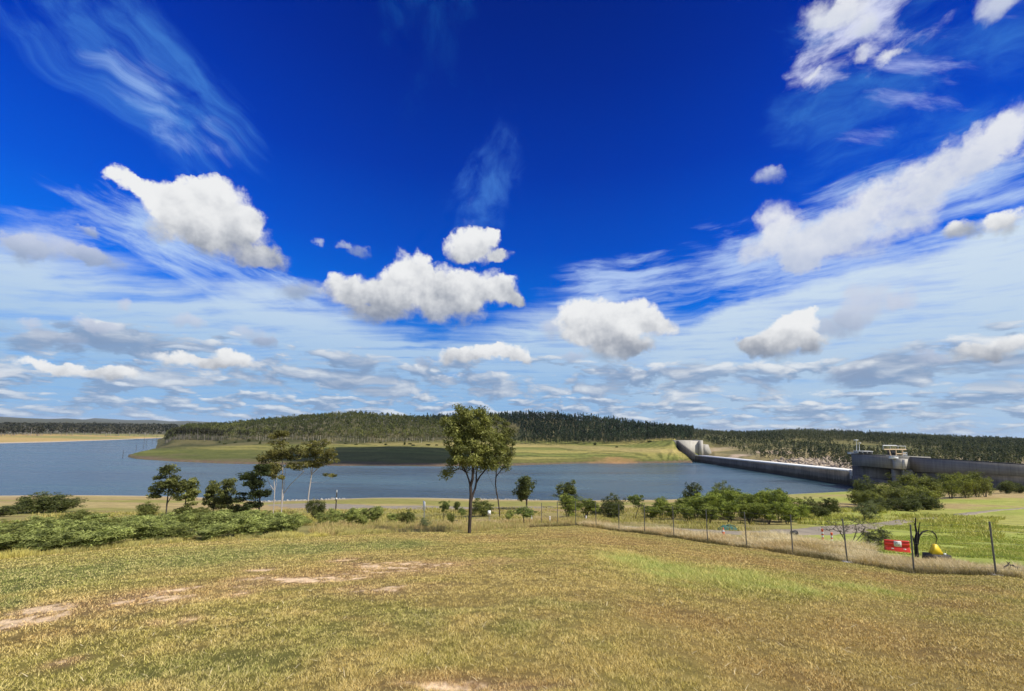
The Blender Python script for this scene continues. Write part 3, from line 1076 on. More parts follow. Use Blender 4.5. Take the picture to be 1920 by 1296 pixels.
# ------------------------------------------------------------------ plants
def leaf_cloud(rng, centers, rad, n_per, length, width, col, col2, droop=0.5, flat=0.75, up=0.0):
    """many single leaves (rhombi) gathered in loose clumps"""
    c = np.repeat(centers, n_per, axis=0)
    rad = np.repeat(np.broadcast_to(rad, (len(centers),)), n_per)
    N = len(c)
    g = rng.normal(size=(N, 3))
    g /= np.linalg.norm(g, axis=1)[:, None]
    g *= (rng.random(N) ** 0.45)[:, None]
    g[:, 2] *= flat
    p = c + g * rad[:, None]
    a = rng.normal(size=(N, 3))
    a[:, 2] = a[:, 2] * 0.6 - droop + up
    a /= np.linalg.norm(a, axis=1)[:, None]
    b = np.cross(a, rng.normal(size=(N, 3)))
    b /= np.linalg.norm(b, axis=1)[:, None]
    L = length * (0.7 + 0.6 * rng.random(N))[:, None]
    W = width * (0.7 + 0.6 * rng.random(N))[:, None]
    nrm = np.cross(a, b)
    v = np.stack([p - a * L * 0.5, p + b * W * 0.5 + nrm * L * 0.06, p + a * L * 0.5, p - b * W * 0.5 + nrm * L * 0.06], 1).reshape(-1, 3)
    q = np.arange(N * 4).reshape(N, 4)
    clump = np.repeat(rng.random(len(centers)), n_per)
    k = np.clip(clump * 0.75 + rng.random(N) * 0.25, 0, 1)[:, None]
    cc = np.array(col) * (1 - k) + np.array(col2) * k
    cc = cc * (0.85 + 0.3 * rng.random(N))[:, None]
    return v, q, np.repeat(cc, 4, axis=0)


def skeleton(rng, stems, tips, seg=3, wob=0.12, power=2.3, tip_r=0.012, up_bias=0.6, min_r=0.0):
    """stems: list of polylines (rooted, thick); tips: points to reach. Returns edges (p0, p1, r0, r1)."""
    pos, par = [], []
    for st in stems:
        prev = -1
        if isinstance(st, tuple):                     # (parent node given by nearest point, polyline)
            st = st[1]
            d = np.linalg.norm(np.array(pos) - np.array(st[0]), axis=1)
            prev = int(np.argmin(d))
            st = st[1:]
        for p in st:
            pos.append(np.array(p, float))
            par.append(prev)
            prev = len(pos) - 1
    c0 = np.array(pos[0])
    order = np.argsort([min(np.linalg.norm(np.array(pos) - t, axis=1)) for t in tips])
    for k in order:
        t = tips[k]
        P = np.array(pos)
        dv = t - P
        dist = np.linalg.norm(dv, axis=1)
        pen = dist + up_bias * np.clip(-dv[:, 2], 0, None) * 1.5 + np.where(P[:, 2] < c0[2] + 0.25 * (t[2] - c0[2]), 3.0 * dist, 0)
        pen[0] += 99
        j = int(np.argmin(pen))
        a = P[j]
        L = dist[j]
        prev = j
        for s in range(1, seg + 1):
            f = s / seg
            p = a + (t - a) * f
            sag = math.sin(f * math.pi) * L
            p = p + np.array([0, 0, -0.10 * sag]) + rng.normal(size=3) * wob * L / seg * (1 if s < seg else 0)
            pos.append(p)
            par.append(prev)
            prev = len(pos) - 1
    n = len(pos)
    r = np.zeros(n)
    has = np.zeros(n, bool)
    acc = np.zeros(n)
    for i in range(n - 1, -1, -1):
        r[i] = max(acc[i] ** (1 / power) if acc[i] > 0 else tip_r, tip_r)
        if par[i] >= 0:
            acc[par[i]] += r[i] ** power
    return np.array(pos), np.array(par), np.maximum(r, min_r)


def skel_mesh(pos, par, r, k=5, flare=1.0):
    v, q = [], []
    n = 0
    for i in range(len(pos)):
        j = par[i]
        if j < 0:
            continue
        a, b = pos[j], pos[i]
        ra = min(r[j], r[i] * 1.35)
        vv, qq = tube(np.array([a, b + (b - a) * 0.04]), np.array([ra, r[i]]), k)
        v.append(vv)
        q.append(qq + n)
        n += len(vv)
    return np.vstack(v), np.vstack(q)


def ell_points(rng, n, ells, shell=0.5):
    """points spread in a union of ellipsoids (cx, cy, cz, rx, ry, rz)"""
    ells = np.array(ells, float)
    w = np.cbrt(ells[:, 3] * ells[:, 4] * ells[:, 5]) ** 2
    pick = rng.choice(len(ells), n, p=w / w.sum())
    g = rng.normal(size=(n, 3))
    g /= np.linalg.norm(g, axis=1)[:, None]
    g *= (shell + (1 - shell) * rng.random(n) ** 0.5)[:, None]
    return ells[pick, :3] + g * ells[pick, 3:]


def make_tree(name, loc, stems, ells, n_tips, clump_r, n_leaf, leaf, cols, bark, rng, tip_r=0.015, label='', cat='tree', group=None, droop=0.5, seg=3,
              wob=0.12, power=2.3, shell=0.45, flat=0.75, leaf_m=None, wood='trunk', crown='crown', k=5, extra=None, up=0.0, min_tip=0.0):
    root = empty(name, loc, 0, label, cat, group)
    tips = ell_points(rng, n_tips, ells, shell)
    if extra is not None:
        tips = np.vstack([tips, extra])
    pos, par, r = skeleton(rng, stems, tips, seg, wob, power, tip_r)
    v, q = skel_mesh(pos, par, r, k)
    link(wood, mesh_np(wood, v, [q], bark, smooth=True), root)
    if n_leaf:
        cr = clump_r * (0.6 + 0.8 * rng.random(len(tips)))
        v, q, c = leaf_cloud(rng, tips, cr, n_leaf, leaf[0], leaf[1], cols[0], cols[1], droop, flat, up)
        link(crown, mesh_np(crown, v, [q], leaf_m or M_LEAF, c), root)
    return root


# --- the two big paddock trees, limbs and crown as they stand in the photograph
def img_local(base, pts, Y):
    """directions at depth Y -> coordinates relative to the tree's base"""
    return [at(px, py, Y + dy) - base for px, py, dy in pts]


OL1, OL2 = (0.050, 0.060, 0.014), (0.320, 0.320, 0.088)
rng = np.random.default_rng(21)
b1 = hit(880, 999.5, 20)
Y1 = b1[1]
m = Y1 / 800.0                                   # metres per photo pixel at this depth


def E(px, py, dy, rx, ry, rz, base, Y):
    p = at(px, py, Y + dy) - base
    mm = Y / 800.0
    return (p[0], p[1], p[2], rx * mm, ry * mm, rz * mm)


stems1 = [img_local(b1, [(880, 1000, 0), (880.5, 985, 0), (881.5, 965, 0), (882, 945, 0), (883, 928, 0), (882, 912, 0), (879, 900, 0), (874, 886, -.1), (866, 870, -.3), (858, 852, -.5)], Y1),
          (0, img_local(b1, [(882, 945, 0), (886, 930, .1), (891, 915, .2), (893, 905, .3), (900, 893, .4), (911, 880, .5), (922, 866, .6), (930, 850, .7)], Y1)),
          (0, img_local(b1, [(883, 914, 0), (886, 898, -.2), (887, 880, -.3), (886, 862, -.4), (884, 842, -.3), (886, 820, 0), (888, 800, .1)], Y1)),
          (0, img_local(b1, [(893, 906, .3), (893, 888, .5), (897, 868, .8), (901, 845, 1.0), (903, 822, 1.2)], Y1)),
          (0, img_local(b1, [(874, 887, -.1), (866, 880, -.2), (858, 879, -.3), (849, 884, -.4), (842, 888, -.4)], Y1))]
ell1 = [E(880, 800, 0, 40, 36, 34, b1, Y1), E(852, 822, -.3, 26, 28, 30, b1, Y1), E(868, 775, .2, 22, 22, 16, b1, Y1), E(902, 785, .3, 18, 18, 17, b1, Y1), E(905, 830, .5, 34, 32, 36, b1, Y1),
        E(870, 850, -.4, 34, 30, 26, b1, Y1), E(915, 860, .3, 26, 26, 20, b1, Y1), E(842, 800, -.3, 16, 18, 20, b1, Y1), E(858, 868, -.4, 12, 16, 12, b1, Y1), E(890, 868, .2, 24, 22, 14, b1, Y1), E(922, 842, .3, 22, 22, 26, b1, Y1)]
big1 = make_tree('gum_tree', b1, stems1, ell1, 215, 0.46, 84, (0.24, 0.085), (OL1, OL2), M_BARK, rng, tip_r=0.019,
                 label='tallest dark-trunked gum tree, forked low, alone at the edge of the mown paddock', droop=0.7, shell=0.35,
                 extra=np.array(img_local(b1, [(842, 888, -.4), (836, 884, -.4), (849, 878, -.4), (834, 893, -.3)], Y1)))
b2 = hit(937.5, 971, 40)
Y2 = b2[1]
stems2 = [img_local(b2, [(937.5, 972, 0), (936, 955, 0), (934, 938, 0), (931, 922, 0), (929, 908, 0), (930, 894, 0), (931, 878, 0), (932, 860, 0)], Y2),
          (0, img_local(b2, [(933, 930, 0), (926, 912, -.3), (919, 898, -.6), (914, 886, -.8), (905, 870, -1)], Y2)),
          (0, img_local(b2, [(930, 898, 0), (936, 886, .3), (944, 876, .5), (951, 862, .7)], Y2)),
          (0, img_local(b2, [(934, 890, .2), (944, 886, .3), (953, 882, .5)], Y2))]
ell2 = [E(935, 810, 0, 24, 26, 24, b2, Y2), E(945, 840, 0, 22, 26, 26, b2, Y2), E(925, 850, 0, 24, 24, 22, b2, Y2), E(932, 788, 0, 13, 14, 12, b2, Y2), E(955, 855, 0, 12, 16, 16, b2, Y2), E(938, 872, 0, 24, 18, 10, b2, Y2), E(952, 822, 0, 15, 18, 22, b2, Y2)]
make_tree('gum_tree', b2, stems2, ell2, 125, 0.60, 78, (0.30, 0.11), (OL1, OL2), M_BARK, rng, tip_r=0.020,
          label='second dark gum tree just behind the tallest one, leaning left with a bare lower trunk', droop=0.7, shell=0.35)

# --- pale gums standing on the left bank
GM1, GM2 = (0.050, 0.054, 0.014), (0.270, 0.240, 0.064)


def gum(px, pb, Y, stem_pts, extra_stems, ells, tips, label, cr=0.75, nl=70, leaf=(0.36, 0.15), bark=None, cols=None, tip_r=0.02):
    b = stand(px, Y, pb)
    st = [img_local(b, [(px, pb, 0)] + stem_pts, Y)]
    st[0][0] = np.array([0.0, 0.0, -0.3])
    for e in extra_stems:
        st.append((0, img_local(b, e, Y)))
    return make_tree('gum_tree', b, st, [E(*e, b, Y) for e in ells], int(tips * 1.35), cr, nl, leaf, cols or (GM1, GM2), bark or M_GUM, rng, tip_r=tip_r, label=label,
                     droop=0.5, flat=0.55, shell=0.3)


gum(512, 968, 66, [(513, 950, 0), (514, 935, 0), (515, 921, 0), (514, 905, 0), (513, 890, 0)], [[(514, 922, 0), (507, 910, 0), (501, 898, 0)], [(515, 924, 0), (519, 905, 0), (518, 890, 0)]],
    [(500, 882, 0, 14, 14, 6), (514, 878, 0, 14, 14, 8), (508, 890, 0, 16, 14, 6), (522, 892, 0, 8, 8, 8)], 26, 'short pale gum tree with thin forked trunk, left of the twin-trunked gum')
gum(527, 970, 68, [(528, 950, 0), (529, 930, 0), (530, 905, 0), (530, 880, 0), (529, 858, 0), (528, 840, 0), (527, 826, 0)],
    [[(529, 945, 0), (532, 925, .5), (533, 905, .7), (536, 880, .9), (537, 858, 1)], [(533, 918, .6), (545, 908, .4), (558, 896, .2), (570, 884, 0)], [(530, 880, 0), (519, 870, 0), (503, 862, 0)]],
    [(527, 816, 0, 16, 16, 8), (523, 833, 0, 14, 12, 6), (506, 858, 0, 20, 18, 10), (530, 852, 0, 22, 20, 12), (552, 850, 0, 18, 18, 14), (556, 872, 0, 18, 16, 8), (512, 872, 0, 14, 14, 6)],
    62, 'tallest pale gum tree on the left bank, two straight white trunks side by side')
gum(576, 962, 76, [(577, 945, 0), (579, 925, 0), (582, 905, 0), (584, 890, 0), (587, 870, 0), (591, 852, 0), (592, 838, 0)],
    [[(582, 906, 0), (592, 904, 0), (604, 905, 0), (615, 901, 0), (622, 897, 0)], [(584, 888, 0), (596, 878, 0), (608, 872, 0), (622, 866, 0)], [(585, 884, 0), (580, 870, 0), (578, 855, 0)]],
    [(592, 832, 0, 22, 20, 10), (580, 850, 0, 20, 18, 10), (606, 850, 0, 22, 20, 14), (582, 872, 0, 12, 12, 8), (618, 892, 0, 12, 10, 6), (600, 868, 0, 20, 16, 8), (622, 860, 0, 10, 10, 8)],
    56, 'leaning white-trunked gum tree with a low side limb reaching right over the water')
DG1, DG2 = (0.034, 0.046, 0.013), (0.250, 0.255, 0.072)
gum(311, 973, 62, [(313, 945, 0), (316, 920, 0), (317, 900, 0), (318, 885, 0)], [[(314, 935, 0), (325, 925, 0), (335, 915, 0)]],
    [(318, 884, 0, 12, 12, 10), (312, 900, 0, 16, 14, 12), (330, 905, 0, 16, 14, 14), (300, 915, 0, 12, 12, 12), (296, 930, 0, 10, 10, 8), (330, 925, 0, 14, 12, 10)], 46,
    'pointed dark green gum tree, leftmost of those standing against the lake', bark=M_TWIG, cols=(DG1, DG2), cr=0.6)
gum(346, 970, 66, [(347, 950, 0), (349, 930, 0), (351, 912, 0)], [], [(352, 906, 0, 13, 12, 9), (356, 922, 0, 13, 12, 12), (346, 935, 0, 14, 12, 10), (360, 938, 0, 8, 8, 10), (350, 955, 0, 16, 12, 8)], 36,
    'rounded dark gum tree touching the right side of the pointed one', bark=M_TWIG, cols=(DG1, DG2), cr=0.6)
gum(400, 972, 66, [(400, 950, 0), (399, 930, 0)], [], [(398, 912, 0, 10, 10, 8), (402, 928, 0, 18, 14, 12), (390, 940, 0, 10, 10, 8), (408, 945, 0, 16, 14, 10)], 34,
    'squat dark gum tree left of the double-topped one, behind the left bank bushes', bark=M_TWIG, cols=(DG1, DG2), cr=0.6)
gum(428, 974, 64, [(428, 950, 0), (428, 930, 0)], [], [(431, 906, 0, 9, 9, 7), (428, 925, 0, 14, 12, 14), (424, 945, 0, 14, 12, 12), (436, 958, 0, 14, 12, 10)], 36,
    'narrow dark gum tree with leaves almost to the ground, between squat and airy gums', bark=M_TWIG, cols=(DG1, DG2), cr=0.6)
gum(486, 975, 62, [(486, 955, 0), (487, 935, 0), (488, 912, 0), (489, 890, 0)], [[(487, 930, 0), (475, 912, 0), (466, 898, 0)], [(486, 950, 0), (478, 940, 0), (470, 942, 0)]],
    [(491, 882, 0, 18, 16, 9), (462, 893, 0, 14, 12, 9), (480, 905, 0, 18, 14, 10), (488, 925, 0, 16, 14, 12), (476, 948, 0, 16, 12, 8), (450, 930, 0, 12, 12, 10)], 62,
    'broad dark gum tree with a bright green top, just left of the pale gums', bark=M_TWIG, cols=(DG1, (0.075, 0.095, 0.022)), cr=0.62)


# --- shrubs and small trees from a few patterns
def proto_bush(name, seed, W, H, n_tips, n_leaf, leaf, cols, cr, stems=4, clear=0.15, droop=0.1, flat=0.6, bark=None, parts=('stem', 'foliage'), up=0.35, shell=0.55):
    """unit: metres, standing at the origin"""
    g = np.random.default_rng(seed)
    st = []
    for s in range(stems):
        a = s * 2 * math.pi / stems + g.random() * 1.2
        o = 0.10 * W * (0.3 + g.random())
        lean = 0.22 * W * (0.4 + g.random())
        x0, y0 = o * math.cos(a) * 0.4, o * math.sin(a) * 0.4
        st.append([np.array([x0, y0, -0.15]), np.array([x0 + lean * 0.4 * math.cos(a), y0 + lean * 0.4 * math.sin(a), H * 0.25]),
                   np.array([x0 + lean * math.cos(a), y0 + lean * math.sin(a), H * 0.5])])
    zc = H * (clear + (1 - clear) * 0.52)
    hz = H * (1 - clear) * 0.5
    ells = [(0, 0, zc, W * 0.36, W * 0.36, hz * 0.8)]
    for s in range(5):
        a = g.random() * 6.28
        ells.append((W * 0.25 * math.cos(a), W * 0.25 * math.sin(a), zc + hz * (g.random() - 0.5) * 0.9, W * 0.24, W * 0.24, hz * 0.5))
    tips = ell_points(g, n_tips, ells, shell)
    k_ = 0.82 + 0.36 * g.random((n_tips, 1)) + 0.25 * (g.random((n_tips, 1)) > 0.9)
    tips = np.array([0, 0, zc]) + (tips - np.array([0, 0, zc])) * k_
    tips[:, 2] = np.maximum(tips[:, 2], 0.12 * H)
    pos, par, r = skeleton(g, st, tips, 2, 0.15, 2.2, 0.008 * max(1, H / 2))
    v, q = skel_mesh(pos, par, r, 4)
    wm = mesh_np(parts[0], v, [q], bark or M_TWIG, smooth=True)
    v, q, c = leaf_cloud(g, tips, cr * (0.6 + 0.8 * g.random(len(tips))), n_leaf, leaf[0], leaf[1], cols[0], cols[1], droop, flat, up)
    lm = mesh_np(parts[1], v, [q], M_LEAF, c)
    W_ = np.percentile(np.abs(v[:, :2]), 98.0) * 2
    return dict(wood=wm, leaf=lm, W=float(W_), H=float(np.percentile(v[:, 2], 99.3)), parts=parts)


def plant(pr, name, loc, H, W=None, rz=None, label='', cat='bush', group=None):
    r = empty(name, loc, RNG.random() * 6.28 if rz is None else rz, label, cat, group)
    sz = H / pr['H']
    sx = (W / pr['W']) if W else sz
    r.scale = (sx, sx, sz)
    link(pr['parts'][0], pr['wood'], r)
    link(pr['parts'][1], pr['leaf'], r)
    return r


WG1, WG2 = (0.040, 0.056, 0.012), (0.520, 0.560, 0.170)
P_WATTLE = [proto_bush('wattle', 100 + k, 3.0, 2.4, 64, 70, (0.22, 0.060), (WG1, WG2), 0.42, 5, 0.02, flat=0.42, up=0.7) for k in range(4)]
P_OLIVE = [proto_bush('shrub', 120 + k, 3.0, 3.0, 90, 45, (0.22, 0.07), ((0.060, 0.078, 0.018), (0.280, 0.290, 0.075)), 0.42, 4, 0.12) for k in range(3)]
P_DARK = [proto_bush('dark', 140 + k, 4.0, 3.6, 125, 46, (0.24, 0.09), ((0.028, 0.040, 0.012), (0.165, 0.180, 0.050)), 0.50, 4, -0.05, droop=0.4, up=0.0, flat=0.8) for k in range(3)]
P_ROUND = [proto_bush('round', 240 + k, 4.0, 5.0, 140, 46, (0.26, 0.09), ((0.045, 0.060, 0.014), (0.330, 0.335, 0.075)), 0.52, 3, -0.04, droop=0.2, flat=0.85, parts=('trunk', 'crown')) for k in range(4)]
P_THICK = [proto_bush('thicket', 160 + k, 3.4, 4.6, 125, 44, (0.26, 0.085), ((0.060, 0.088, 0.016), (0.400, 0.440, 0.085)), 0.46, 5, 0.12, up=0.5, flat=0.6) for k in range(4)]
P_GREY = [proto_bush('greybush', 180 + k, 3.2, 2.6, 80, 40, (0.22, 0.05), ((0.085, 0.105, 0.048), (0.230, 0.250, 0.115)), 0.36, 4, 0.10) for k in range(2)]
P_POINT = [proto_bush('pointed', 200 + k, 2.6, 6.0, 90, 46, (0.30, 0.10), ((0.034, 0.052, 0.015), (0.200, 0.215, 0.060)), 0.46, 1, 0.16, droop=0.6, up=0.0, flat=0.9, bark=M_BARK, parts=('trunk', 'crown')) for k in range(2)]
P_YOUNG = [proto_bush('young', 220 + k, 1.8, 3.0, 46, 40, (0.18, 0.07), ((0.065, 0.100, 0.024), (0.260, 0.300, 0.080)), 0.30, 1, 0.32, droop=0.4, bark=M_TWIG, parts=('trunk', 'crown')) for k in range(2)]


def place(prs, name, px, Y, ytop, wpx, label, cat='bush', group=None, k=None):
    p = stand(px, Y)
    H = max(at(px, ytop, Y)[2] - p[2], 0.3)
    W = wpx * Y / 800.0
    pr = prs[int(RNG.integers(len(prs))) if k is None else k]
    return plant(pr, name, p - np.array([0, 0, 0.05]), H * 1.04, W * 1.02, None, label, cat, group)


# thick band of wattle down the left bank
wl = 'bright green wattle bush in the thick band below the mown slope at left'
top_x = [-120, 0, 100, 200, 300, 400, 480, 540]
top_y = [985, 985, 975, 985, 968, 966, 962, 972]
rows = 0
for row, (Yoff, fr) in enumerate(((1.0, 0.0), (4.2, 0.28), (8.5, 0.60), (14.0, 0.92))):
    px = -110.0 + row * 17
    while px < 548 - row * 6:
        t_ = azel(px, 1000)[0]
        er = float(edge_r(np.array([t_]))[0]) * math.cos(t_)
        Y = er + Yoff + RNG.normal() * 0.6
        p = stand(px, Y)
        g_y = None
        yt = np.interp(px, top_x, top_y)
        ztop = at(px, yt - 4 + (1 - fr) * 30 + RNG.normal() * 6, Y)[2]
        H = float(np.clip(ztop - p[2], 1.3, 5.0)) * (0.72 + 0.5 * RNG.random())
        W = 1.5 + H * (0.5 + 0.5 * RNG.random())
        if RNG.random() < (0.10 if row else 0.2):
            px += W * 0.6 * 800 / Y
            continue
        if RNG.random() < 0.22:
            plant((P_OLIVE + P_GREY + P_ROUND)[int(RNG.integers(9))], 'scrub_bush', p - np.array([0, 0, 0.1]), H * 0.95, W * 0.8, None, 'darker olive scrub bush growing among the bright wattle on the left bank', 'bush', 'scrub bushes among the wattle')
            px += W * 0.55 * 800 / Y
            continue
        plant(P_WATTLE[int(RNG.integers(4))], 'wattle_bush', p - np.array([0, 0, 0.1]), H, W, None, wl, 'bush', 'wattle bushes in the band on the left bank')
        px += W * 0.60 * 800 / Y
place(P_DARK, 'broad_shrub', 68, 72, 926, 60, 'big spreading dark shrub at far left, left half of the dark clump by the lake', k=0)
place(P_DARK, 'broad_shrub', 112, 74, 927, 62, 'big spreading dark shrub at far left, right half of the dark clump by the lake', k=1)
place(P_DARK, 'broad_shrub', -4, 62, 950, 54, 'dark shrub cut off by the left edge of the picture', k=2)
place(P_OLIVE, 'shrub', 138, 44, 961, 60, 'olive round shrub rising out of the wattle band in front of the big dark clump')
place(P_OLIVE, 'shrub', 272, 56, 942, 36, 'small olive shrub at the foot of the pointed dark gum')
place(P_OLIVE, 'shrub', 375, 62, 952, 40, 'olive shrub between the rounded dark gum and the squat dark gum')
place(P_OLIVE, 'shrub', 452, 64, 945, 30, 'olive shrub under the broad dark gum')
place(P_DARK, 'shrub', 590, 58, 938, 30, 'dark bushy shrub at the foot of the leaning white gum', k=2)
place(P_WATTLE, 'shrub', 572, 48, 972, 26, 'low green shrub left of the dark one below the leaning white gum')
for px, Y, yt, w, lb in ((626, 46, 954, 26, 'leftmost of the green shrubs right of the utility pole'), (652, 45, 953, 34, 'second green shrub right of the utility pole, round and low'),
                         (680, 46, 955, 30, 'third green shrub right of the utility pole'), (703, 47, 950, 26, 'tallest, rightmost of the shrubs right of the utility pole')):
    place(P_WATTLE, 'shrub', px, Y, yt, w, lb)
for px, Y, yt, w, lb in ((498, 50, 958, 34, 'green bush at the right end of the wattle band, under the short pale gum'), (528, 47, 964, 34, 'low green bush in the tall grass under the twin-trunked gum'),
                         (552, 52, 966, 28, 'small green bush between the twin-trunked gum and the leaning white gum'), (606, 50, 962, 28, 'low green bush left of the row of shrubs by the utility pole'),
                         (738, 56, 962, 22, 'small green bush right of the row of shrubs by the utility pole')):
    place(P_WATTLE, 'shrub', px, Y, yt, w, lb)
place(P_OLIVE, 'shrub', 762, 46, 957, 30, 'green shrub standing alone left of the upright road sign')
place(P_GREY, 'shrub', 797, 41, 972, 24, 'small dark scrubby bush left of the tallest gum, above its shadow')
place(P_YOUNG, 'sapling', 832, 52, 941, 20, 'young tree left of the tallest gum trunk', 'tree')
place(P_OLIVE, 'shrub', 846, 50, 962, 14, 'low shrub beside the young tree left of the tallest gum')
place(P_POINT, 'sapling', 858, 85, 941, 12, 'small dark conical sapling left of the tallest gum trunk', 'tree')
place(P_YOUNG, 'sapling', 865, 60, 952, 16, 'tiny pale green sapling nearest the tallest gum trunk', 'tree')
place(P_OLIVE, 'shrub', 906, 75, 938, 44, 'broad olive shrub between the two big gum trunks')
place(P_WATTLE, 'shrub', 955, 62, 957, 18, 'small bushy shrub right of the second big gum')
place(P_YOUNG, 'sapling', 983, 50, 951, 36, 'sprawling grey-green sapling behind the start of the fence', 'tree')
place(P_POINT, 'narrow_tree', 988, 100, 895, 36, 'narrow dark tree standing against the lake right of the two big gums', 'tree', k=0)
place(P_POINT, 'narrow_tree', 1061, 110, 903, 34, 'dark rounded tree against the lake behind the flat-topped bushes', 'tree', k=1)
place(P_THICK, 'flat_topped_tree', 1064, 72, 929, 40, 'flat-topped green tree below the dark rounded tree by the lake', 'tree', k=0)
place(P_THICK, 'flat_topped_tree', 1098, 74, 936, 40, 'second flat-topped tree, low and spreading, left of the round bushy one', 'tree', k=1)
place(P_DARK, 'broad_shrub', 1147, 70, 929, 42, 'round bushy dark green shrub alone behind the fence, left of the thin sapling', k=0)
place(P_DARK, 'broad_shrub', 1120, 84, 946, 22, 'small dark shrub between the flat-topped trees and the round bushy shrub', k=1)
place(P_YOUNG, 'sapling', 1190, 72, 929, 30, 'thin open sapling left of the thicket', 'tree', k=0)
tl = 'leafy thicket tree with bare dark stems behind the dirt road'
for px, Y, yt, w in ((1218, 70, 948, 34), (1241, 74, 934, 32), (1262, 68, 940, 36), (1284, 72, 935, 36), (1304, 66, 934, 36), (1322, 70, 924, 36), (1340, 64, 926, 40), (1352, 72, 917, 36),
                     (1372, 66, 921, 40), (1388, 70, 919, 38), (1404, 62, 927, 40), (1422, 68, 920, 42), (1442, 64, 922, 42), (1462, 60, 920, 44), (1480, 64, 926, 40), (1408, 58, 938, 36),
                     (1330, 58, 944, 34), (1368, 58, 940, 36), (1442, 56, 938, 38), (1476, 56, 944, 34), (1290, 60, 950, 32), (1498, 60, 946, 30)):
    place(P_THICK, 'thicket_tree', px, Y, yt, w, tl, 'tree', 'trees of the thicket behind the dirt road')
place(P_DARK, 'dark_tree', 1298, 88, 907, 30, 'dark round tree rising above the thicket against the lake', 'tree', k=1)
place(P_GREY, 'grey_tree', 1361, 92, 905, 34, 'greyish thin-leaved tree above the middle of the thicket', 'tree', k=0)
for px, Y, yt, w, k, lb in ((1520, 72, 934, 30, 0, 'dark shrub between the thicket and the open meadow, left of a pair'), (1556, 76, 934, 30, 1, 'dark round shrub, right of a pair between thicket and meadow'),
                            (1536, 66, 950, 30, 2, 'low dark shrub in front of the pair beside the meadow')):
    place(P_DARK, 'broad_shrub', px, Y, yt, w, lb, k=k)
place(P_GREY, 'grey_shrub', 1625, 62, 940, 34, 'pale grey-green round shrub in front of the trees below the dam tower', k=1)
DT = 'dark leafy tree in the clump below the dam tower'
for px, Y, yt, w in ((1626, 105, 896, 46), (1655, 98, 910, 56), (1612, 92, 920, 40), (1690, 92, 918, 58), (1708, 106, 891, 60), (1735, 102, 899, 56), (1700, 84, 932, 50), (1732, 88, 925, 50), (1672, 104, 905, 46), (1718, 94, 912, 56), (1644, 88, 924, 44),
                     (1660, 84, 935, 44), (1640, 78, 945, 34)):
    place(P_DARK if RNG.random() < 0.3 else P_ROUND, 'dark_tree', px, Y, yt, w * 0.86, DT, 'tree', 'trees in the clump below the dam tower')
for px, Y, yt, w, lb in ((1757, 118, 906, 30, 'low round tree at the right end of the clump under the main dam wall'), (1784, 125, 889, 32, 'first of the row of pointed trees along the main dam wall'),
                         (1812, 128, 891, 30, 'second pointed tree of the row along the main dam wall'), (1832, 130, 887, 26, 'tallest pointed tree at the right of the row along the main dam wall'),
                         (1848, 132, 897, 26, 'small tree ending the row along the main dam wall'), (1745, 122, 893, 30, 'tree behind the low round one under the main dam wall')):
    place(P_ROUND, 'dark_tree', px, Y, yt, w * 0.95, lb, 'tree')
place(P_DARK, 'broad_shrub', 1890, 150, 903, 28, 'low dark shrub at the right edge under the main dam wall', k=2)
place(P_DARK, 'broad_shrub', 1912, 155, 906, 24, 'lowest dark shrub cut by the right edge of the picture', k=1)

# --- bare bush, drooping bush and dead tree by the fence
rng = np.random.default_rng(5)
bb = hit(1588, 1024, 24)
YB = bb[1]
stems = [img_local(bb, s, YB) for s in ([(1587, 1026, 0), (1583, 1012, 0), (1578, 1002, 0), (1571, 992, 0), (1562, 983, 0)], [(1588, 1026, .2), (1585, 1010, .2), (1583, 995, .2), (1580, 982, .2)],
                                        [(1594, 1024, 0), (1601, 1010, 0), (1606, 995, 0), (1604, 984, 0)], [(1595, 1024, .3), (1608, 1012, .3), (1617, 1000, .3), (1622, 988, .3)],
                                        [(1596, 1025, -.3), (1612, 1015, -.3), (1624, 1004, -.3), (1634, 998, -.3)])]
bare = make_tree('bare_bush', bb, stems, [E(1563, 986, 0, 32, 20, 11, bb, YB), E(1590, 981, 0, 30, 22, 12, bb, YB), E(1618, 986, 0, 26, 20, 13, bb, YB), E(1545, 990, 0, 16, 14, 7, bb, YB), E(1600, 996, 0, 30, 20, 9, bb, YB)], 210, 0.16, 4, (0.10, 0.022),
                 ((0.07, 0.07, 0.045), (0.15, 0.13, 0.09)), M_TWIG, rng, tip_r=0.0085, label='leafless many-stemmed bush, a tangle of dark branches behind the fence', cat='bush', droop=0.2, wood='branch', crown='foliage', wob=0.24, power=2.5, seg=4)
bg_ = hit(1648, 1024, 24)
YG = bg_[1]
make_tree('drooping_bush', bg_, [img_local(bg_, [(1648, 1026, 0), (1646, 1012, 0), (1640, 1003, 0)], YG), img_local(bg_, [(1649, 1026, 0), (1655, 1010, 0), (1660, 1002, 0)], YG)],
          [E(1645, 1004, 0, 18, 16, 8, bg_, YG), E(1658, 1000, 0, 12, 14, 7, bg_, YG), E(1640, 1015, 0, 16, 14, 8, bg_, YG), E(1634, 1008, 0, 10, 10, 8, bg_, YG)], 60, 0.22, 36, (0.14, 0.035),
          ((0.045, 0.055, 0.026), (0.115, 0.120, 0.062)), M_TWIG, rng, tip_r=0.006, label='grey-green drooping bush between the leafless bush and the red barrier', cat='bush', wood='stem', crown='foliage')
bd = hit(1718, 1045, 20)
YD = bd[1]
def chain(pts, r0, r1):
    p = np.array(img_local(bd, pts, YD))
    return p, np.linspace(r0, r1, len(p))
dead = empty('dead_tree', bd, 0, 'black dead tree with an arching bare limb between the red barrier and yellow marker', 'tree')
w = MB()
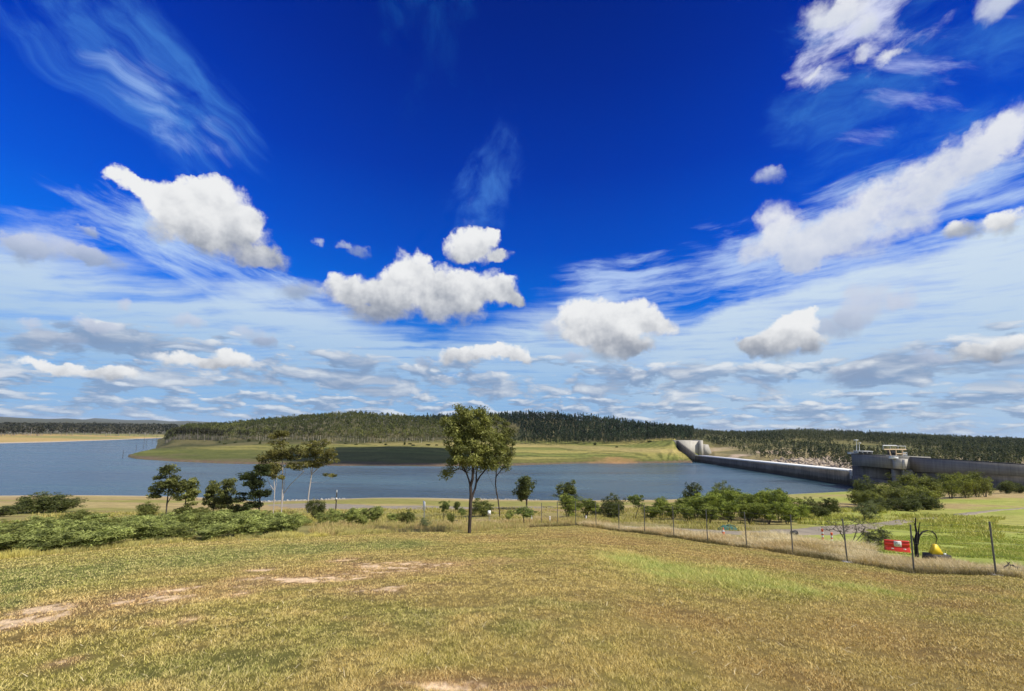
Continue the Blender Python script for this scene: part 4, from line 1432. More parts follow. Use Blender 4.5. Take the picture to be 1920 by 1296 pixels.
for pts, r0, r1 in (([(1720, 1048, 0), (1718, 1030, 0), (1717, 1012, 0), (1719, 1000, 0), (1716, 985, 0), (1717, 971, 0)], 0.13, 0.028),
                    ([(1717, 1030, .1), (1721, 1015, .1), (1722, 1003, .1), (1723, 990, .1), (1724, 980, .1)], 0.075, 0.018),
                    ([(1716, 1025, -.1), (1713, 1012, -.1), (1712, 1008, -.1), (1710, 1004, -.1)], 0.05, 0.015),
                    ([(1720, 1022, 0), (1723, 1006, 0), (1729, 998, 0), (1738, 995, 0), (1747, 996, 0), (1754, 1002, 0), (1757, 1010, 0), (1755, 1018, 0), (1752, 1023, 0)], 0.065, 0.012),
                    ([(1726, 1001, 0), (1736, 1002, .2), (1746, 1005, .2), (1751, 1011, .2)], 0.022, 0.007),
                    ([(1741, 995, 0), (1751, 1001, -.1), (1755, 1008, -.1), (1754, 1016, -.1)], 0.016, 0.006),
                    ([(1716, 985, 0), (1712, 979, 0), (1709, 977, 0)], 0.022, 0.007), ([(1724, 983, .1), (1727, 979, .1)], 0.014, 0.006)):
    p, r = chain(pts, r0, r1)
    w.tube(p, r, 7)
w.build('trunk', M_BLACK, dead, smooth=True)
bf = hit(1892, 1078, 17)
YF = bf[1]
fallen = empty('fallen_branch', bf, 0, 'dead fallen branch arching out of the long grass beside the last fence post', 'branch')
w = MB()
for pts, r0, r1 in (([(1876, 1074, 0), (1884, 1063, 0), (1891, 1059, 0), (1899, 1060, 0), (1906, 1064, 0), (1912, 1072, 0)], 0.03, 0.045), ([(1891, 1059, 0), (1889, 1055, 0), (1887, 1053, 0)], 0.02, 0.012),
                    ([(1895, 1059, 0), (1893, 1066, 0), (1886, 1073, 0)], 0.02, 0.012), ([(1890, 1059, 0), (1893, 1054, 0)], 0.022, 0.02), ([(1904, 1062, 0), (1913, 1064, 0)], 0.016, 0.012)):
    w.tube(np.array(img_local(bf, pts, YF)), np.linspace(r0, r1, len(pts)), 6)
w.build('limb', M_TWIG, fallen, smooth=True)

# ------------------------------------------------------------------ unseen cumulus cloud overhead, off to the right, placed to shade the point across the lake
def build_cloud(target, height, rx, ry, rz, seed):
    g = np.random.default_rng(seed)
    sd = np.array(SUN_DIR)
    c = np.array(target) + sd * (height / sd[2])
    n, m_ = 96, 48
    u, v_ = np.meshgrid(np.arange(n) * 2 * np.pi / n, np.linspace(-np.pi / 2, np.pi / 2, m_), indexing='ij')
    x, y, z_ = np.cos(v_) * np.cos(u), np.cos(v_) * np.sin(u), np.sin(v_)
    k = 0.62 + 0.75 * (0.5 * fbm(x * 2.2 + 5 + z_, y * 2.2 + 3 - z_, 5, seed) + 0.5 * fbm(x * 2 + z_ * 2, z_ * 2 + 9 + y, 4, seed + 3))
    p = np.stack([x * k * rx, y * k * ry, np.where(z_ < 0, z_ * 0.25, z_) * k * rz], -1).reshape(-1, 3)
    i, j = np.meshgrid(np.arange(n), np.arange(m_ - 1), indexing='ij')
    q = np.stack([i * m_ + j, ((i + 1) % n) * m_ + j, ((i + 1) % n) * m_ + j + 1, i * m_ + j + 1], -1).reshape(-1, 4)
    mat, nt, out = new_mat('cloud')
    principled(nt, out, (0.85, 0.85, 0.86), 1.0, 0.0)
    tag(link('cloud', mesh_np('cloud', p, [q], mat, smooth=True), None, c), kind='structure')


build_cloud((-112, 415, 5), 900, 100, 78, 60, 5)

# ------------------------------------------------------------------ the dam
M_CON = concrete_mat('concrete', (0.27, 0.255, 0.225), (0.15, 0.142, 0.125))
M_CONL = concrete_mat('pale_concrete', (0.56, 0.52, 0.45), (0.40, 0.37, 0.32))
M_CONW = concrete_mat('wall_concrete', (0.19, 0.172, 0.150), (0.065, 0.060, 0.054), 2.6)  # stained concrete; shade of the lake-side faces also put into the colour
M_CREST = paint_mat('crest_concrete', (0.78, 0.77, 0.74), 0.8, 0.12, 0.3)  # sunlit look of the spillway top put into a paler colour
M_DARKSTEEL = paint_mat('dark_steel', (0.035, 0.036, 0.04), 0.5)
M_CREAM = paint_mat('cream_paint', (0.72, 0.52, 0.30), 0.5, 0.2, 1.0)
M_WHITE = paint_mat('white_paint', (0.78, 0.78, 0.76), 0.45, 0.12, 3.0)
M_GALV = paint_mat('galvanised', (0.42, 0.42, 0.41), 0.4, 0.3, 3.0, 0.6)
down = np.array([-dup[0], -dup[1], 0.0])


def slab_pts(px0, yt0, yb0, px1, yt1, yb1, off, depth, zb=None, down_depth=None):
    A, B = damP(px0, yt0, off), damP(px1, yt1, off)
    za = at(px0, yb0, A[1])[2] if zb is None else zb
    zB = at(px1, yb1, B[1])[2] if zb is None else zb
    C, D = B + down * depth, A + down * depth
    def z(p, k): return (p[0], p[1], k)
    return [z(A, za), z(B, zB), z(C, zB), z(D, za)], [z(A, A[2]), z(B, B[2]), z(C, B[2]), z(D, A[2])]


dam = empty('concrete_dam', (DAM2[0], DAM2[1], 0), 0, 'long grey concrete dam with low bright-topped spillway and tall block at near end', 'dam')
O_DAM = np.array([DAM2[0], DAM2[1], 0.0])


def dam_part(name, mat, *hx, parent=None):
    b_ = MB()
    for lo, hi in hx:
        b_.hexa(np.array(lo) - O_DAM, np.array(hi) - O_DAM)
    return b_.build(name, mat, parent or dam)


A_, B_ = damP(1303, 853.5, 0), damP(1600, 882.8, 0)
lo, hi = slab_pts(1303, 853.5, 0, 1600, 882.8, 0, 0.0, 3.0, zb=-4.0)
hi = [(p[0], p[1], p[2] - 0.7) for p in hi]
lo[2] = tuple(np.array(lo[2]) + down * 22); lo[3] = tuple(np.array(lo[3]) + down * 22)
hi[2] = tuple(np.array(hi[2]) + down * 14); hi[3] = tuple(np.array(hi[3]) + down * 14)
spill = dam_part('spillway_wall', M_CONW, (lo, hi))
lo, hi = slab_pts(1303, 853.5, 0, 1600, 882.8, 0, 0.25, 11.0, zb=0)
lo = [(p[0], p[1], h[2] - 0.7 + 0.003) for p, h in zip(lo, hi)]
dam_part('spillway_crest', M_CREST, (lo, hi), parent=spill)
# wing wall rising to the left abutment, then the abutment block
dam_part('wing_wall', M_CONW, slab_pts(1268, 826.5, 0, 1302.5, 853, 0, 0.4, 2.5, zb=-4.0))
pl = damP(1268, 826, 0)
Yb = pl[1] + 3


def plan_prism(pts, ybot, ytop):
    """pts: (px, py_top, py_bottom, Y) front edge left to right, extruded away from the camera"""
    return None


def front_block(px0, px1, yt0, yt1, yb0, yb1, Y0, Y1_, depth, zb=None):
    A, B = at(px0, yt0, Y0), at(px1, yt1, Y1_)
    zt = 0.5 * (A[2] + B[2])
    za, zc = (at(px0, yb0, Y0)[2], at(px1, yb1, Y1_)[2]) if zb is None else (zb, zb)
    n = np.array([0.0, depth])
    P = [(A[0], A[1]), (B[0], B[1]), (B[0], B[1] + depth), (A[0], A[1] + depth)]
    zz_ = [za, zc, zc, za]
    return [(p[0], p[1], k) for p, k in zip(P, zz_)], [(p[0], p[1], zt) for p in P]


dam_part('abutment_block', M_CONL, front_block(1268.5, 1313, 826.5, 826.5, 860, 860, Yb, Yb + 1, 22, zb=-2))
dam_part('abutment_pier', M_CONL, front_block(1312.0, 1318, 825.6, 826.2, 860, 860, Yb - 1.6, Yb - 2.6, 20, zb=-2))
Aq = [at(1317.5, 833.5, Yb - 1), at(1328, 833.5, Yb - 3)]
lo = [at(1316, 853, Yb - 1), at(1337, 852.5, Yb - 3.4)]
z0 = min(lo[0][2], lo[1][2]) - 2
bq = [(Aq[0][0], lo[0][1], z0), (lo[1][0], lo[1][1], z0), (lo[1][0], lo[1][1] + 14, z0), (Aq[0][0], lo[0][1] + 14, z0)]
tq = [(Aq[0][0], Aq[0][1], Aq[0][2]), (Aq[1][0], Aq[1][1], Aq[0][2]), (Aq[1][0], Aq[1][1] + 14, Aq[0][2]), (Aq[0][0], Aq[0][1] + 14, Aq[0][2])]
dam_part('abutment_buttress', M_CONL, (bq, tq))
# the tall block at the near end of the spillway
tower = dam_part('tower_block', M_CON, slab_pts(1596, 851.8, 872.5, 1687, 856.0, 880, 6.0, 17))
dam_part('tower_wall', M_CONW, slab_pts(1597.5, 873, 0, 1656, 878, 0, 2.5, 10, zb=-4), slab_pts(1656, 878, 0, 1698, 882, 0, -6.0, 4, zb=-4))
dam_part('tower_plinth', M_CONW, slab_pts(1596.5, 892, 0, 1662, 901.5, 0, 6.8, 5, zb=-4))
dam_part('tower_pier', M_CON, slab_pts(1671, 880, 0, 1679, 881.5, 0, 5.0, 11, zb=-2))
dam_part('tower_pier', M_CON, slab_pts(1690, 881, 0, 1697, 881.5, 0, 5.0, 9, zb=-2))
Ye = damP(1687, 858, 6.0)[1] - 1.5
q_ = [at(1685.5, 860.5, Ye), at(1702.5, 861.5, Ye - 1.5), at(1688, 879.5, Ye), at(1699.5, 879.8, Ye - 1.5)]
zt_, zb_ = q_[0][2], min(q_[2][2], q_[3][2])
tb = [(q_[2][0], q_[2][1], zb_), (q_[3][0], q_[3][1], zb_), (q_[3][0], q_[3][1] + 4, zb_), (q_[2][0], q_[2][1] + 4, zb_)]
tt = [(q_[0][0], q_[0][1], zt_), (q_[1][0], q_[1][1], zt_), (q_[1][0], q_[1][1] + 4, zt_), (q_[0][0], q_[0][1] + 4, zt_)]
dam_part('tower_end', M_CONL, (tb, tt))
rb = [at(1692.8, 862, Ye - 0.9), at(1696.2, 862, Ye - 1.3), at(1692.8, 879, Ye - 0.9), at(1696.2, 879, Ye - 1.3)]
dam_part('tower_rib', M_CONL, ([(rb[2][0], rb[2][1] - .8, zb_ + .1), (rb[3][0], rb[3][1] - .8, zb_ + .1), (rb[3][0], rb[3][1] + .8, zb_ + .1), (rb[2][0], rb[2][1] + .8, zb_ + .1)],
                               [(rb[0][0], rb[0][1] - .8, zt_ - .2), (rb[1][0], rb[1][1] - .8, zt_ - .2), (rb[1][0], rb[1][1] + .8, zt_ - .2), (rb[0][0], rb[0][1] + .8, zt_ - .2)]))
dam_part('spillway_pier', M_CONL, slab_pts(1592.5, 880.8, 898, 1598, 881.3, 899, 1.2, 8))
mw = dam_part('main_wall', M_CON, slab_pts(1700, 858, 884, 1990, 875.8, 897, 0.9, 9))
dam_part('main_wall_base', M_CONW, slab_pts(1698, 884, 0, 1990, 897, 0, 0.0, 9, zb=0))
dam_part('parapet', M_DARKSTEEL, slab_pts(1700, 856.6, 858, 1990, 873.8, 875.8, 0.6, 0.5), parent=mw)
dam_part('parapet', M_DARKSTEEL, slab_pts(1596, 850.6, 851.8, 1660, 853.6, 854.7, 5.6, 0.5), parent=tower)

# things standing on the tower block
pg = damP(1680, 853, 3.0)
YC = pg[1] + 8
ztop = damP(1680, 855, 5.5)[2]
og = np.array([at(1680, 853, YC)[0], YC, ztop])
gan = empty('gantry', og, 0, 'cream steel lifting gantry with railed platform on the dam tower block', 'gantry')


def gp(px, py, dy=0.0):
    return at(px, py, YC + dy) - og


w = MB()
for dy in (0, 4):
    w.tube([gp(1657.5, 843, dy), gp(1699, 843, dy)], 0.34, 4)
    w.tube([gp(1680, 851.2, dy), gp(1698, 851.2, dy)], 0.28, 4)
w.tube([gp(1657.5, 843, 0), gp(1657.5, 843, 4)], 0.30, 4).tube([gp(1699, 843, 0), gp(1699, 843, 4)], 0.30, 4)
w.build('beam', M_CREAM, gan)
for dy in (0, 4):
    for a, b in (((1667, 843.6), (1670.5, 856)), ((1679.6, 843.6), (1680.8, 857)), ((1692, 843.6), (1692, 858))):
        MB().tube([gp(*a, dy), gp(*b, dy)], 0.30, 6).build('leg', M_CREAM, gan)
w = MB()
for dy in (0, 4):
    w.tube([gp(1655.3, 836.2, dy), gp(1698, 836.8, dy)], 0.13, 5)
    for px in (1655.5, 1669, 1684, 1698):
        w.tube([gp(px, 836.4, dy), gp(px, 843, dy)], 0.09, 5)
w.tube([gp(1655.3, 835.5, 0), gp(1681, 835.7, 0)], 0.26, 5)
w.build('railing', M_WHITE, gan)
w = MB()
a, b = gp(1670.8, 845, 1), gp(1678.8, 853.5, 1)
w.box(a[0], b[0], a[1], a[1] + 2.4, b[2], a[2])
w.build('cabin', M_DARKSTEEL, gan)
a, b = at(1674, 855.6, Ye + 1.5), at(1685, 861.0, Ye + 1.5)
hut = empty('equipment_box', (a[0], a[1], b[2]), 0, 'white box beside the gantry at the edge of the dam tower block', 'box')
MB().box(0, b[0] - a[0], 0, 2.5, 0, a[2] - b[2], 0.05).build('housing', M_WHITE, hut)
MB().box(-0.1, b[0] - a[0] + 0.1, -0.1, 2.6, a[2] - b[2] + 0.003, a[2] - b[2] + 0.12).build('lid', M_GALV, hut)
gr = empty('guard_rail', at(1700, 858, pg[1] - 2), 0, 'white guard rail at the right end of the dam tower block', 'railing')
o = np.array(gr.location)
w = MB()
for px in (1693.5, 1697, 1700.5):
    w.tube([at(px, 848.6, pg[1] - 2) - o, at(px, 859.5, pg[1] - 2) - o], 0.12, 5)
for py in (848.6, 853):
    w.tube([at(1693.5, py, pg[1] - 2) - o, at(1700.5, py, pg[1] - 2) - o], 0.12, 5)
w.build('rail', M_WHITE, gr)
pt = damP(1620, 850, 3.0)
for k, (px, y0, y1, lb) in enumerate(((1606.2, 825.5, 851, 'taller lamp mast with a flat head on the dam tower block'), (1611.3, 831, 851, 'shorter lamp mast beside the taller one on the dam tower block'))):
    p0, p1 = at(px, y1, pt[1] + 2), at(px, y0, pt[1] + 2)
    mm_ = empty('lamp_mast', p0, 0, lb, 'lamp mast')
    MB().tube([(0, 0, 0), tuple(p1 - p0)], (0.16, 0.10), 6).build('pole', M_WHITE, mm_)
    h_ = tuple(p1 - p0)
    MB().box(h_[0] - (1.6 if k == 0 else 0.4), h_[0] + 0.6, h_[1] - 0.4, h_[1] + 0.4, h_[2] - 0.15, h_[2] + 0.25).build('lamp_head', M_WHITE, mm_)
p0, p1 = at(1608.5, 851, pt[1]), at(1636, 846.2, pt[1])
cabn = empty('plant_cabin', p0, 0, 'row of low grey-white cabins behind a rail on the dam tower block', 'cabin')
L_, Hc = p1[0] - p0[0], p1[2] - p0[2]
MB().box(0, L_, 0, 3, 0, Hc * 0.86).build('wall', M_GALV, cabn)
MB().box(-0.2, L_ + 0.2, -0.2, 3.2, Hc * 0.86 + 0.003, Hc).build('roof', M_WHITE, cabn)
for k in range(3):
    MB().box(L_ * (0.06 + 0.32 * k), L_ * (0.06 + 0.32 * k) + L_ * 0.24, -0.06, -0.003, 0.25, Hc * 0.8).build('window', M_DARKSTEEL, cabn)
p0, p1 = at(1596.5, 851.8, pt[1] + 6), at(1607, 848.2, pt[1] + 6)
sh = empty('low_shed', p0, 0, 'small pale shed at the far left end of the dam tower block', 'shed')
MB().box(0, p1[0] - p0[0], 0, 3, 0, (p1[2] - p0[2]) * 0.8).build('wall', M_WHITE, sh)
MB().box(-0.15, p1[0] - p0[0] + 0.15, -0.15, 3.15, (p1[2] - p0[2]) * 0.8 + 0.003, p1[2] - p0[2]).build('roof', M_GALV, sh)

# ------------------------------------------------------------------ roads
def road_mat():
    m, nt, out = new_mat('dirt_road')
    p = wpos(nt)
    n = noise(nt, p, 0.8, 7.0, 0.7)
    n2 = noise(nt, p, 0.12, 4.0, 0.6)
    c = mix(nt, n.step(0.3, 0.7), (0.23, 0.195, 0.145), (0.35, 0.30, 0.225))
    c = mix(nt, n2.step(0.45, 0.7) * 0.6, c, (0.30, 0.235, 0.165))
    principled(nt, out, c, 0.95, 0.1, normal=bump(nt, n, 0.5, 0.05))
    return m


M_ROAD = road_mat()


def road(name, pts, widths, lift=0.05, rag=0.35):
    P = np.array([hit(*p)[:2] if len(p) == 2 else stand(p[0], p[2], p[1])[:2] for p in pts])
    s = np.concatenate([[0], np.cumsum(np.linalg.norm(np.diff(P, axis=0), axis=1))])
    n = int(s[-1] / 0.8) + 2
    f = np.linspace(0, s[-1], n)
    X, Y = np.interp(f, s, P[:, 0]), np.interp(f, s, P[:, 1])
    k = max(3, n // 14) | 1
    ker = np.ones(k) / k
    X = np.convolve(np.pad(X, k // 2, mode='edge'), ker, 'valid')
    Y = np.convolve(np.pad(Y, k // 2, mode='edge'), ker, 'valid')
    W = np.interp(f, s, widths)
    d = np.stack([np.gradient(X), np.gradient(Y)], 1)
    d /= np.linalg.norm(d, axis=1)[:, None]
    nrm = np.stack([-d[:, 1], d[:, 0]], 1)
    m_ = 9
    off = np.linspace(-0.5, 0.5, m_)
    v = []
    for j, o in enumerate(off):
        ww = W * o * (1 + (fbm(f * 0.25 + 50 * (o > 0), f * 0 + 3, 3, 5) - 0.5) * rag * 2 * (abs(o) > 0.4))
        x, y = X + nrm[:, 0] * ww, Y + nrm[:, 1] * ww
        v.append(np.stack([x, y, ground_z(x, y) + lift * (1 - (abs(o) > 0.45) * 1.3)], 1))
    v = np.stack(v, 1).reshape(-1, 3)
    i, j = np.meshgrid(np.arange(n - 1), np.arange(m_ - 1), indexing='ij')
    q = np.stack([i * m_ + j, i * m_ + j + 1, (i + 1) * m_ + j + 1, (i + 1) * m_ + j], -1).reshape(-1, 4)
    tag(link(name, mesh_np(name, v, [q], M_ROAD, smooth=True)), kind='structure')


road('dirt_road', [(1110, 983), (1170, 989), (1230, 992), (1290, 995.5), (1345, 999), (1400, 1001.5), (1450, 1001), (1510, 998), (1570, 992), (1640, 985), (1720, 975), (1800, 965), (1870, 957), (1960, 950)],
     [2.2, 3.0, 3.4, 3.6, 3.8, 4.0, 4.4, 5.2, 5.4, 3.0, 2.4, 1.8, 1.2, 0.8], 0.10)
road('gravel_track', [(540, 944, 128), (620, 951, 112), (700, 955, 104), (790, 955, 106), (880, 954, 108), (960, 954, 108), (1040, 953, 112)], [16, 20, 18, 15, 10, 7, 5], 0.14)

# ------------------------------------------------------------------ fence and site things
fence_o = stand(FENCE_PX[5][0], FENCE_PX[5][1])
fence = empty('wire_fence', fence_o, 0, 'tall wire fence on thin steel posts running down the right side of the paddock', 'fence')
M_POST = paint_mat('post_steel', (0.16, 0.155, 0.145), 0.5, 0.4, 4.0, 0.3)
M_WIRE = paint_mat('wire', (0.22, 0.22, 0.21), 0.5, 0.2, 4.0, 0.5)
tops = []
for i, (px, Y) in enumerate(FENCE_PX[:14]):
    p = stand(px, Y)
    H = 2.46
    lean = np.array([RNG.normal() * 0.05 - 0.04, RNG.normal() * 0.04, H])
    rel = p - fence_o
    MB().tube([rel + (0, 0, -0.1), rel + lean], 0.036, 8).build('post', M_POST, fence, smooth=True)
    tops.append((rel, lean))
    if i in (1, 2, 3, 4):
        MB().lathe([(0.30, -0.08), (0.29, 0.03), (0.20, 0.06), (0.0, 0.065)], 10, tuple(rel)).build('footing', M_CONL, fence)
w = MB()
for hgt in (0.35, 0.9, 1.5, 2.05, 2.42):
    pts = []
    for a in range(len(tops) - 1):
        (r0, l0), (r1, l1) = tops[a], tops[a + 1]
        for s in range(4):
            f = s / 4
            q_ = (r0 + l0 * hgt / 2.46) * (1 - f) + (r1 + l1 * hgt / 2.46) * f
            pts.append(q_ - np.array([0, 0, 0.05 * math.sin(f * math.pi)]))
    pts.append(tops[-1][0] + tops[-1][1] * hgt / 2.46)
    w.tube(pts, 0.004, 4, cap=False)
w.build('wire', M_WIRE, fence)

M_ORANGE = paint_mat('orange_plastic', (0.85, 0.13, 0.035), 0.45, 0.12, 6.0)
M_REDP = paint_mat('red_plastic', (0.72, 0.035, 0.018), 0.45, 0.18, 4.0)
M_YELLOW = paint_mat('yellow_plastic', (0.86, 0.60, 0.03), 0.45, 0.15, 5.0)
M_RUBBER = paint_mat('black_rubber', (0.022, 0.022, 0.022), 0.7)
M_REFL = paint_mat('white_band', (0.80, 0.80, 0.78), 0.4, 0.08, 6.0)

for px, py, lb in ((1543, 1017, 'orange and white banded bollard, left of the pair on the road'), (1560.5, 1024, 'orange and white banded bollard, right of the pair on the road')):
    b = hit(px, py, 26)
    t = empty('bollard', b, RNG.random(), lb, 'bollard', 'banded bollards on the road')
    Hb = (1017 - 993) * b[1] / 800
    s = Hb / 1.1
    MB().lathe([(0.20, 0.0), (0.20, 0.05), (0.13, 0.09), (0.0, 0.095)], 12).build('base', M_RUBBER, t, smooth=False)
    MB().lathe([(0.075, 0.08), (0.075, 0.97), (0.09, 0.99), (0.09, 1.05), (0.04, 1.09), (0.0, 1.09)], 14).build('post', M_ORANGE, t, smooth=True)
    for z_ in (0.42, 0.70):
        MB().lathe([(0.0775, z_), (0.0775, z_ + 0.16)], 14).build('band', M_REFL, t, smooth=True)
    t.scale = (s, s, s)
b = hit(1356.5, 1004, 30)
t = empty('traffic_cone', b, 0.3, 'orange traffic cone with a white band on the dirt road', 'cone')
MB().box(-0.19, 0.19, -0.19, 0.19, 0, 0.035, 0.01).build('base', M_RUBBER, t)
MB().lathe([(0.145, 0.036), (0.115, 0.20), (0.035, 0.70), (0.03, 0.715), (0.0, 0.718)], 18).build('cone_body', M_ORANGE, t, smooth=True)
MB().lathe([(0.0985, 0.30), (0.066, 0.52)], 18).build('band', M_REFL, t, smooth=True)
s = (1004.5 - 990.5) * b[1] / 800 / 0.72
t.scale = (s, s, s)

# red water-filled barrier with a white notice
b0, b1_ = hit(1660, 1032, 24), hit(1706, 1036, 24)
YM = 0.5 * (b0[1] + b1_[1])
b0 = stand(1659, YM + 0.2)
b1_ = stand(1706, YM - 0.5)
L_ = float(np.linalg.norm((b1_ - b0)[:2]))
Hb = 19.5 * YM / 800
bar = empty('water_barrier', b0, math.atan2(b1_[1] - b0[1], b1_[0] - b0[0]), 'red plastic water-filled barrier with a white notice on its front', 'barrier')
slope = (b1_[2] - b0[2]) / L_
w = MB()
prof = [(-0.27, 0.0), (-0.27, 0.14), (-0.20, 0.22), (-0.20, 0.36), (-0.12, 0.42), (-0.12, 0.55), (-0.165, 0.60), (-0.165, 0.74), (-0.10, 0.80), (-0.10, 0.90), (-0.13, 0.93), (-0.13, 1.0)]
prof = prof + [(-y_, z_) for y_, z_ in reversed(prof)]
v, q, n = [], [], len(prof)
xs = np.array([0, 0.02, 0.04, 0.96, 0.98, 1.0]) * L_
for x_, sc_ in zip(xs, (0.8, 0.95, 1, 1, 0.95, 0.8)):
    for y_, z_ in prof:
        v.append((x_, y_ * sc_, z_ * Hb + slope * x_))
for a in range(len(xs) - 1):
    for c in range(n - 1):
        q.append([a * n + c, (a + 1) * n + c, (a + 1) * n + c + 1, a * n + c + 1])
w.add(v, q)
for a, rev in ((0, 0), (len(xs) - 1, 1)):
    for c in range(n // 2 - 1):
        f_ = [a * n + c, a * n + c + 1, a * n + n - 2 - c, a * n + n - 1 - c]
        w.add([v[k] for k in f_], [[0, 1, 2, 3] if not rev else [3, 2, 1, 0]])
w.build('barrier_body', M_REDP, bar)
sg = MB().box(L_ * 0.36, L_ * 0.66, -0.215, -0.205, Hb * 0.50 + slope * L_ * .5, Hb * 0.99 + slope * L_ * .5).build('notice', M_REFL, bar)
w = MB()
for r_, lens in ((0.84, (0.05, 0.08, 0.03, 0.06)), (0.72, (0.09, 0.04, 0.08)), (0.60, (0.04, 0.07, 0.06, 0.03))):   # too small to read in the photograph: rows of dark strokes
    x_ = L_ * 0.39
    for l_ in lens:
        w.box(x_, x_ + l_ * L_ * 0.8, -0.219, -0.2165, Hb * r_ + slope * L_ * .5, Hb * (r_ + 0.045) + slope * L_ * .5)
        x_ += l_ * L_ * 0.8 + 0.03
w.build('lettering', M_RUBBER, sg)
w = MB()
for x_ in (0.24, 0.72):
    w.box(L_ * x_, L_ * x_ + 0.16, -0.2105, -0.2025, Hb * 0.26 + slope * L_ * x_, Hb * 0.35 + slope * L_ * x_)
w.build('reflector', M_REFL, bar)

# yellow wedge marker on a black trough
c0, c1 = hit(1739, 1048, 22), hit(1776, 1053, 22)
YT = 0.5 * (c0[1] + c1[1])
mt = YT / 800
o = stand(1757, YT)
mk = empty('hazard_marker', o, R(-14), 'yellow wedge-shaped marker standing in a long black trough', 'marker')
w = MB()
w.box(-18.5 * mt, 18.5 * mt, -0.28, 0.28, -0.05, 11 * mt, 0.03)
w.build('trough', M_RUBBER, mk)
w = MB()
za, zb_ = 11 * mt + 0.003, 28 * mt
w.hexa([(-9 * mt, -0.2, za), (8.5 * mt, -0.2, za), (8.5 * mt, 0.2, za), (-9 * mt, 0.2, za)], [(-4 * mt, -0.1, zb_), (0.5 * mt, -0.1, zb_), (0.5 * mt, 0.1, zb_), (-4 * mt, 0.1, zb_)])
w.build('wedge', M_YELLOW, mk)
MB().box(6.8 * mt, 10.5 * mt, -0.24, -0.20, za + 0.003, za + 3.2 * mt).build('reflector', M_REFL, mk)

# black drum lying in the dry grass, heap of green netting
b = hit(1489, 1004, 24)
t = empty('black_drum', b, 0.5, 'black plastic drum lying in the dry grass behind the fence', 'drum')
k = b[1] / 800
w = MB()
w.tube([(-7 * k, 0, 4 * k), (-6.4 * k, 0, 4 * k), (6.4 * k, 0, 4 * k), (7 * k, 0, 4 * k)], np.array([3.4, 4.2, 4.2, 3.4]) * k, 14)
w.build('drum_body', M_RUBBER, t, smooth=True)
for s_ in (-0.35, 0.35):
    MB().tube([(14 * k * s_ - 0.03, 0, 4 * k), (14 * k * s_ + 0.03, 0, 4 * k)], 4.5 * k, 14).build('hoop', M_RUBBER, t)
b = hit(1364, 993, 30)
k = b[1] / 800
net = empty('netting_heap', b, 0, 'heap of green shade netting beside the dirt road near the cone', 'netting')
M_NET = paint_mat('green_netting', (0.035, 0.135, 0.115), 0.8, 0.4, 3.0)
gx_, gy_ = np.meshgrid(np.linspace(-1, 1, 26), np.linspace(-1, 1, 12), indexing='ij')
hz = np.clip(1 - np.maximum(np.abs(gx_) ** 3, np.abs(gy_) ** 2), 0, 1) * (0.35 + 0.9 * fbm(gx_ * 2.5, gy_ * 2.5, 4, 77)) * 9 * k
vv = np.stack([gx_ * 17 * k, gy_ * 6 * k, hz - 0.02], -1).reshape(-1, 3)
i, j = np.meshgrid(np.arange(25), np.arange(11), indexing='ij')
qq = np.stack([i * 12 + j, (i + 1) * 12 + j, (i + 1) * 12 + j + 1, i * 12 + j + 1], -1).reshape(-1, 4)
link('net_sheet', mesh_np('net_sheet', vv, [qq], M_NET), net)
MB().tube([(-9 * k, 0, 5 * k), (2 * k, -2 * k, 9 * k), (13 * k, 0, 6 * k), (17 * k, 0, 1 * k)], 0.05, 6).build('pole', M_NET, net)

# white marker posts, box on a post, road sign, utility pole
for px, py, yt, Y, lb in ((1031, 983, 968, 55, 'white marker post in dry grass, leftmost of the three by the fence start'), (1099, 982, 967, 60, 'white marker post right of the bare sapling by the fence'),
                          (997, 980, 967, 56, 'short white marker post hidden behind the sprawling sapling')):
    b = stand(px, Y)
    t = empty('marker_post', b, 0, lb, 'post', 'white roadside marker posts')
    H = (at(px, yt, Y) - b)[2]
    MB().box(-0.06, 0.06, -0.03, 0.03, -0.05, H, 0.005).build('post', M_REFL, t)
    MB().box(-0.035, 0.035, -0.036, -0.031, H * 0.80, H * 0.88).build('reflector', M_REDP, t)
b = stand(917, 56)
t = empty('box_on_post', b, 0, 'white box on a grey post between the two big gums', 'box')
z1, z0 = (at(917, 957.5, 56) - b)[2], (at(917, 966, 56) - b)[2]
MB().tube([(0, 0, -0.1), (0, 0, z0)], 0.05, 8).build('post', M_GALV, t)
MB().box(-0.20, 0.20, -0.14, 0.14, z0 + 0.003, z1, 0.02).build('box', M_WHITE, t)
MB().box(-0.16, 0.16, -0.146, -0.141, z0 + 0.08, z1 - 0.08).build('door', M_REFL, t)
b = stand(795, 62)
t = empty('road_sign', b, R(24), 'pale road sign seen edge-on, on two posts left of the tallest gum', 'sign')
z1, z0 = (at(795, 940, 62) - b)[2], (at(795, 959, 62) - b)[2]
for y_ in (-0.22, 0.22):
    MB().tube([(0, y_, -0.1), (0, y_, z1)], 0.045, 8).build('post', M_GALV, t)
MB().box(-0.07, -0.05, -0.7, 0.7, z0, z1).build('panel', M_WHITE, t)
b = stand(629.5, 92)
t = empty('utility_pole', b, 0, 'thin wooden pole by the lake edge right of the leaning white gum', 'pole')
z1 = (at(629.5, 923, 92) - b)[2]
MB().tube([(0, 0, -0.2), (0, 0, z1)], (0.16, 0.11), 8).build('pole', M_TWIG, t, smooth=True)
MB().box(-0.22, 0.22, -0.25, -0.13, z1 * 0.55, z1 * 0.70).build('meter_box', M_GALV, t)
MB().tube([(0, 0, z1), (0, 0, z1 + 0.45)], 0.09, 8).build('cap', M_WHITE, t)

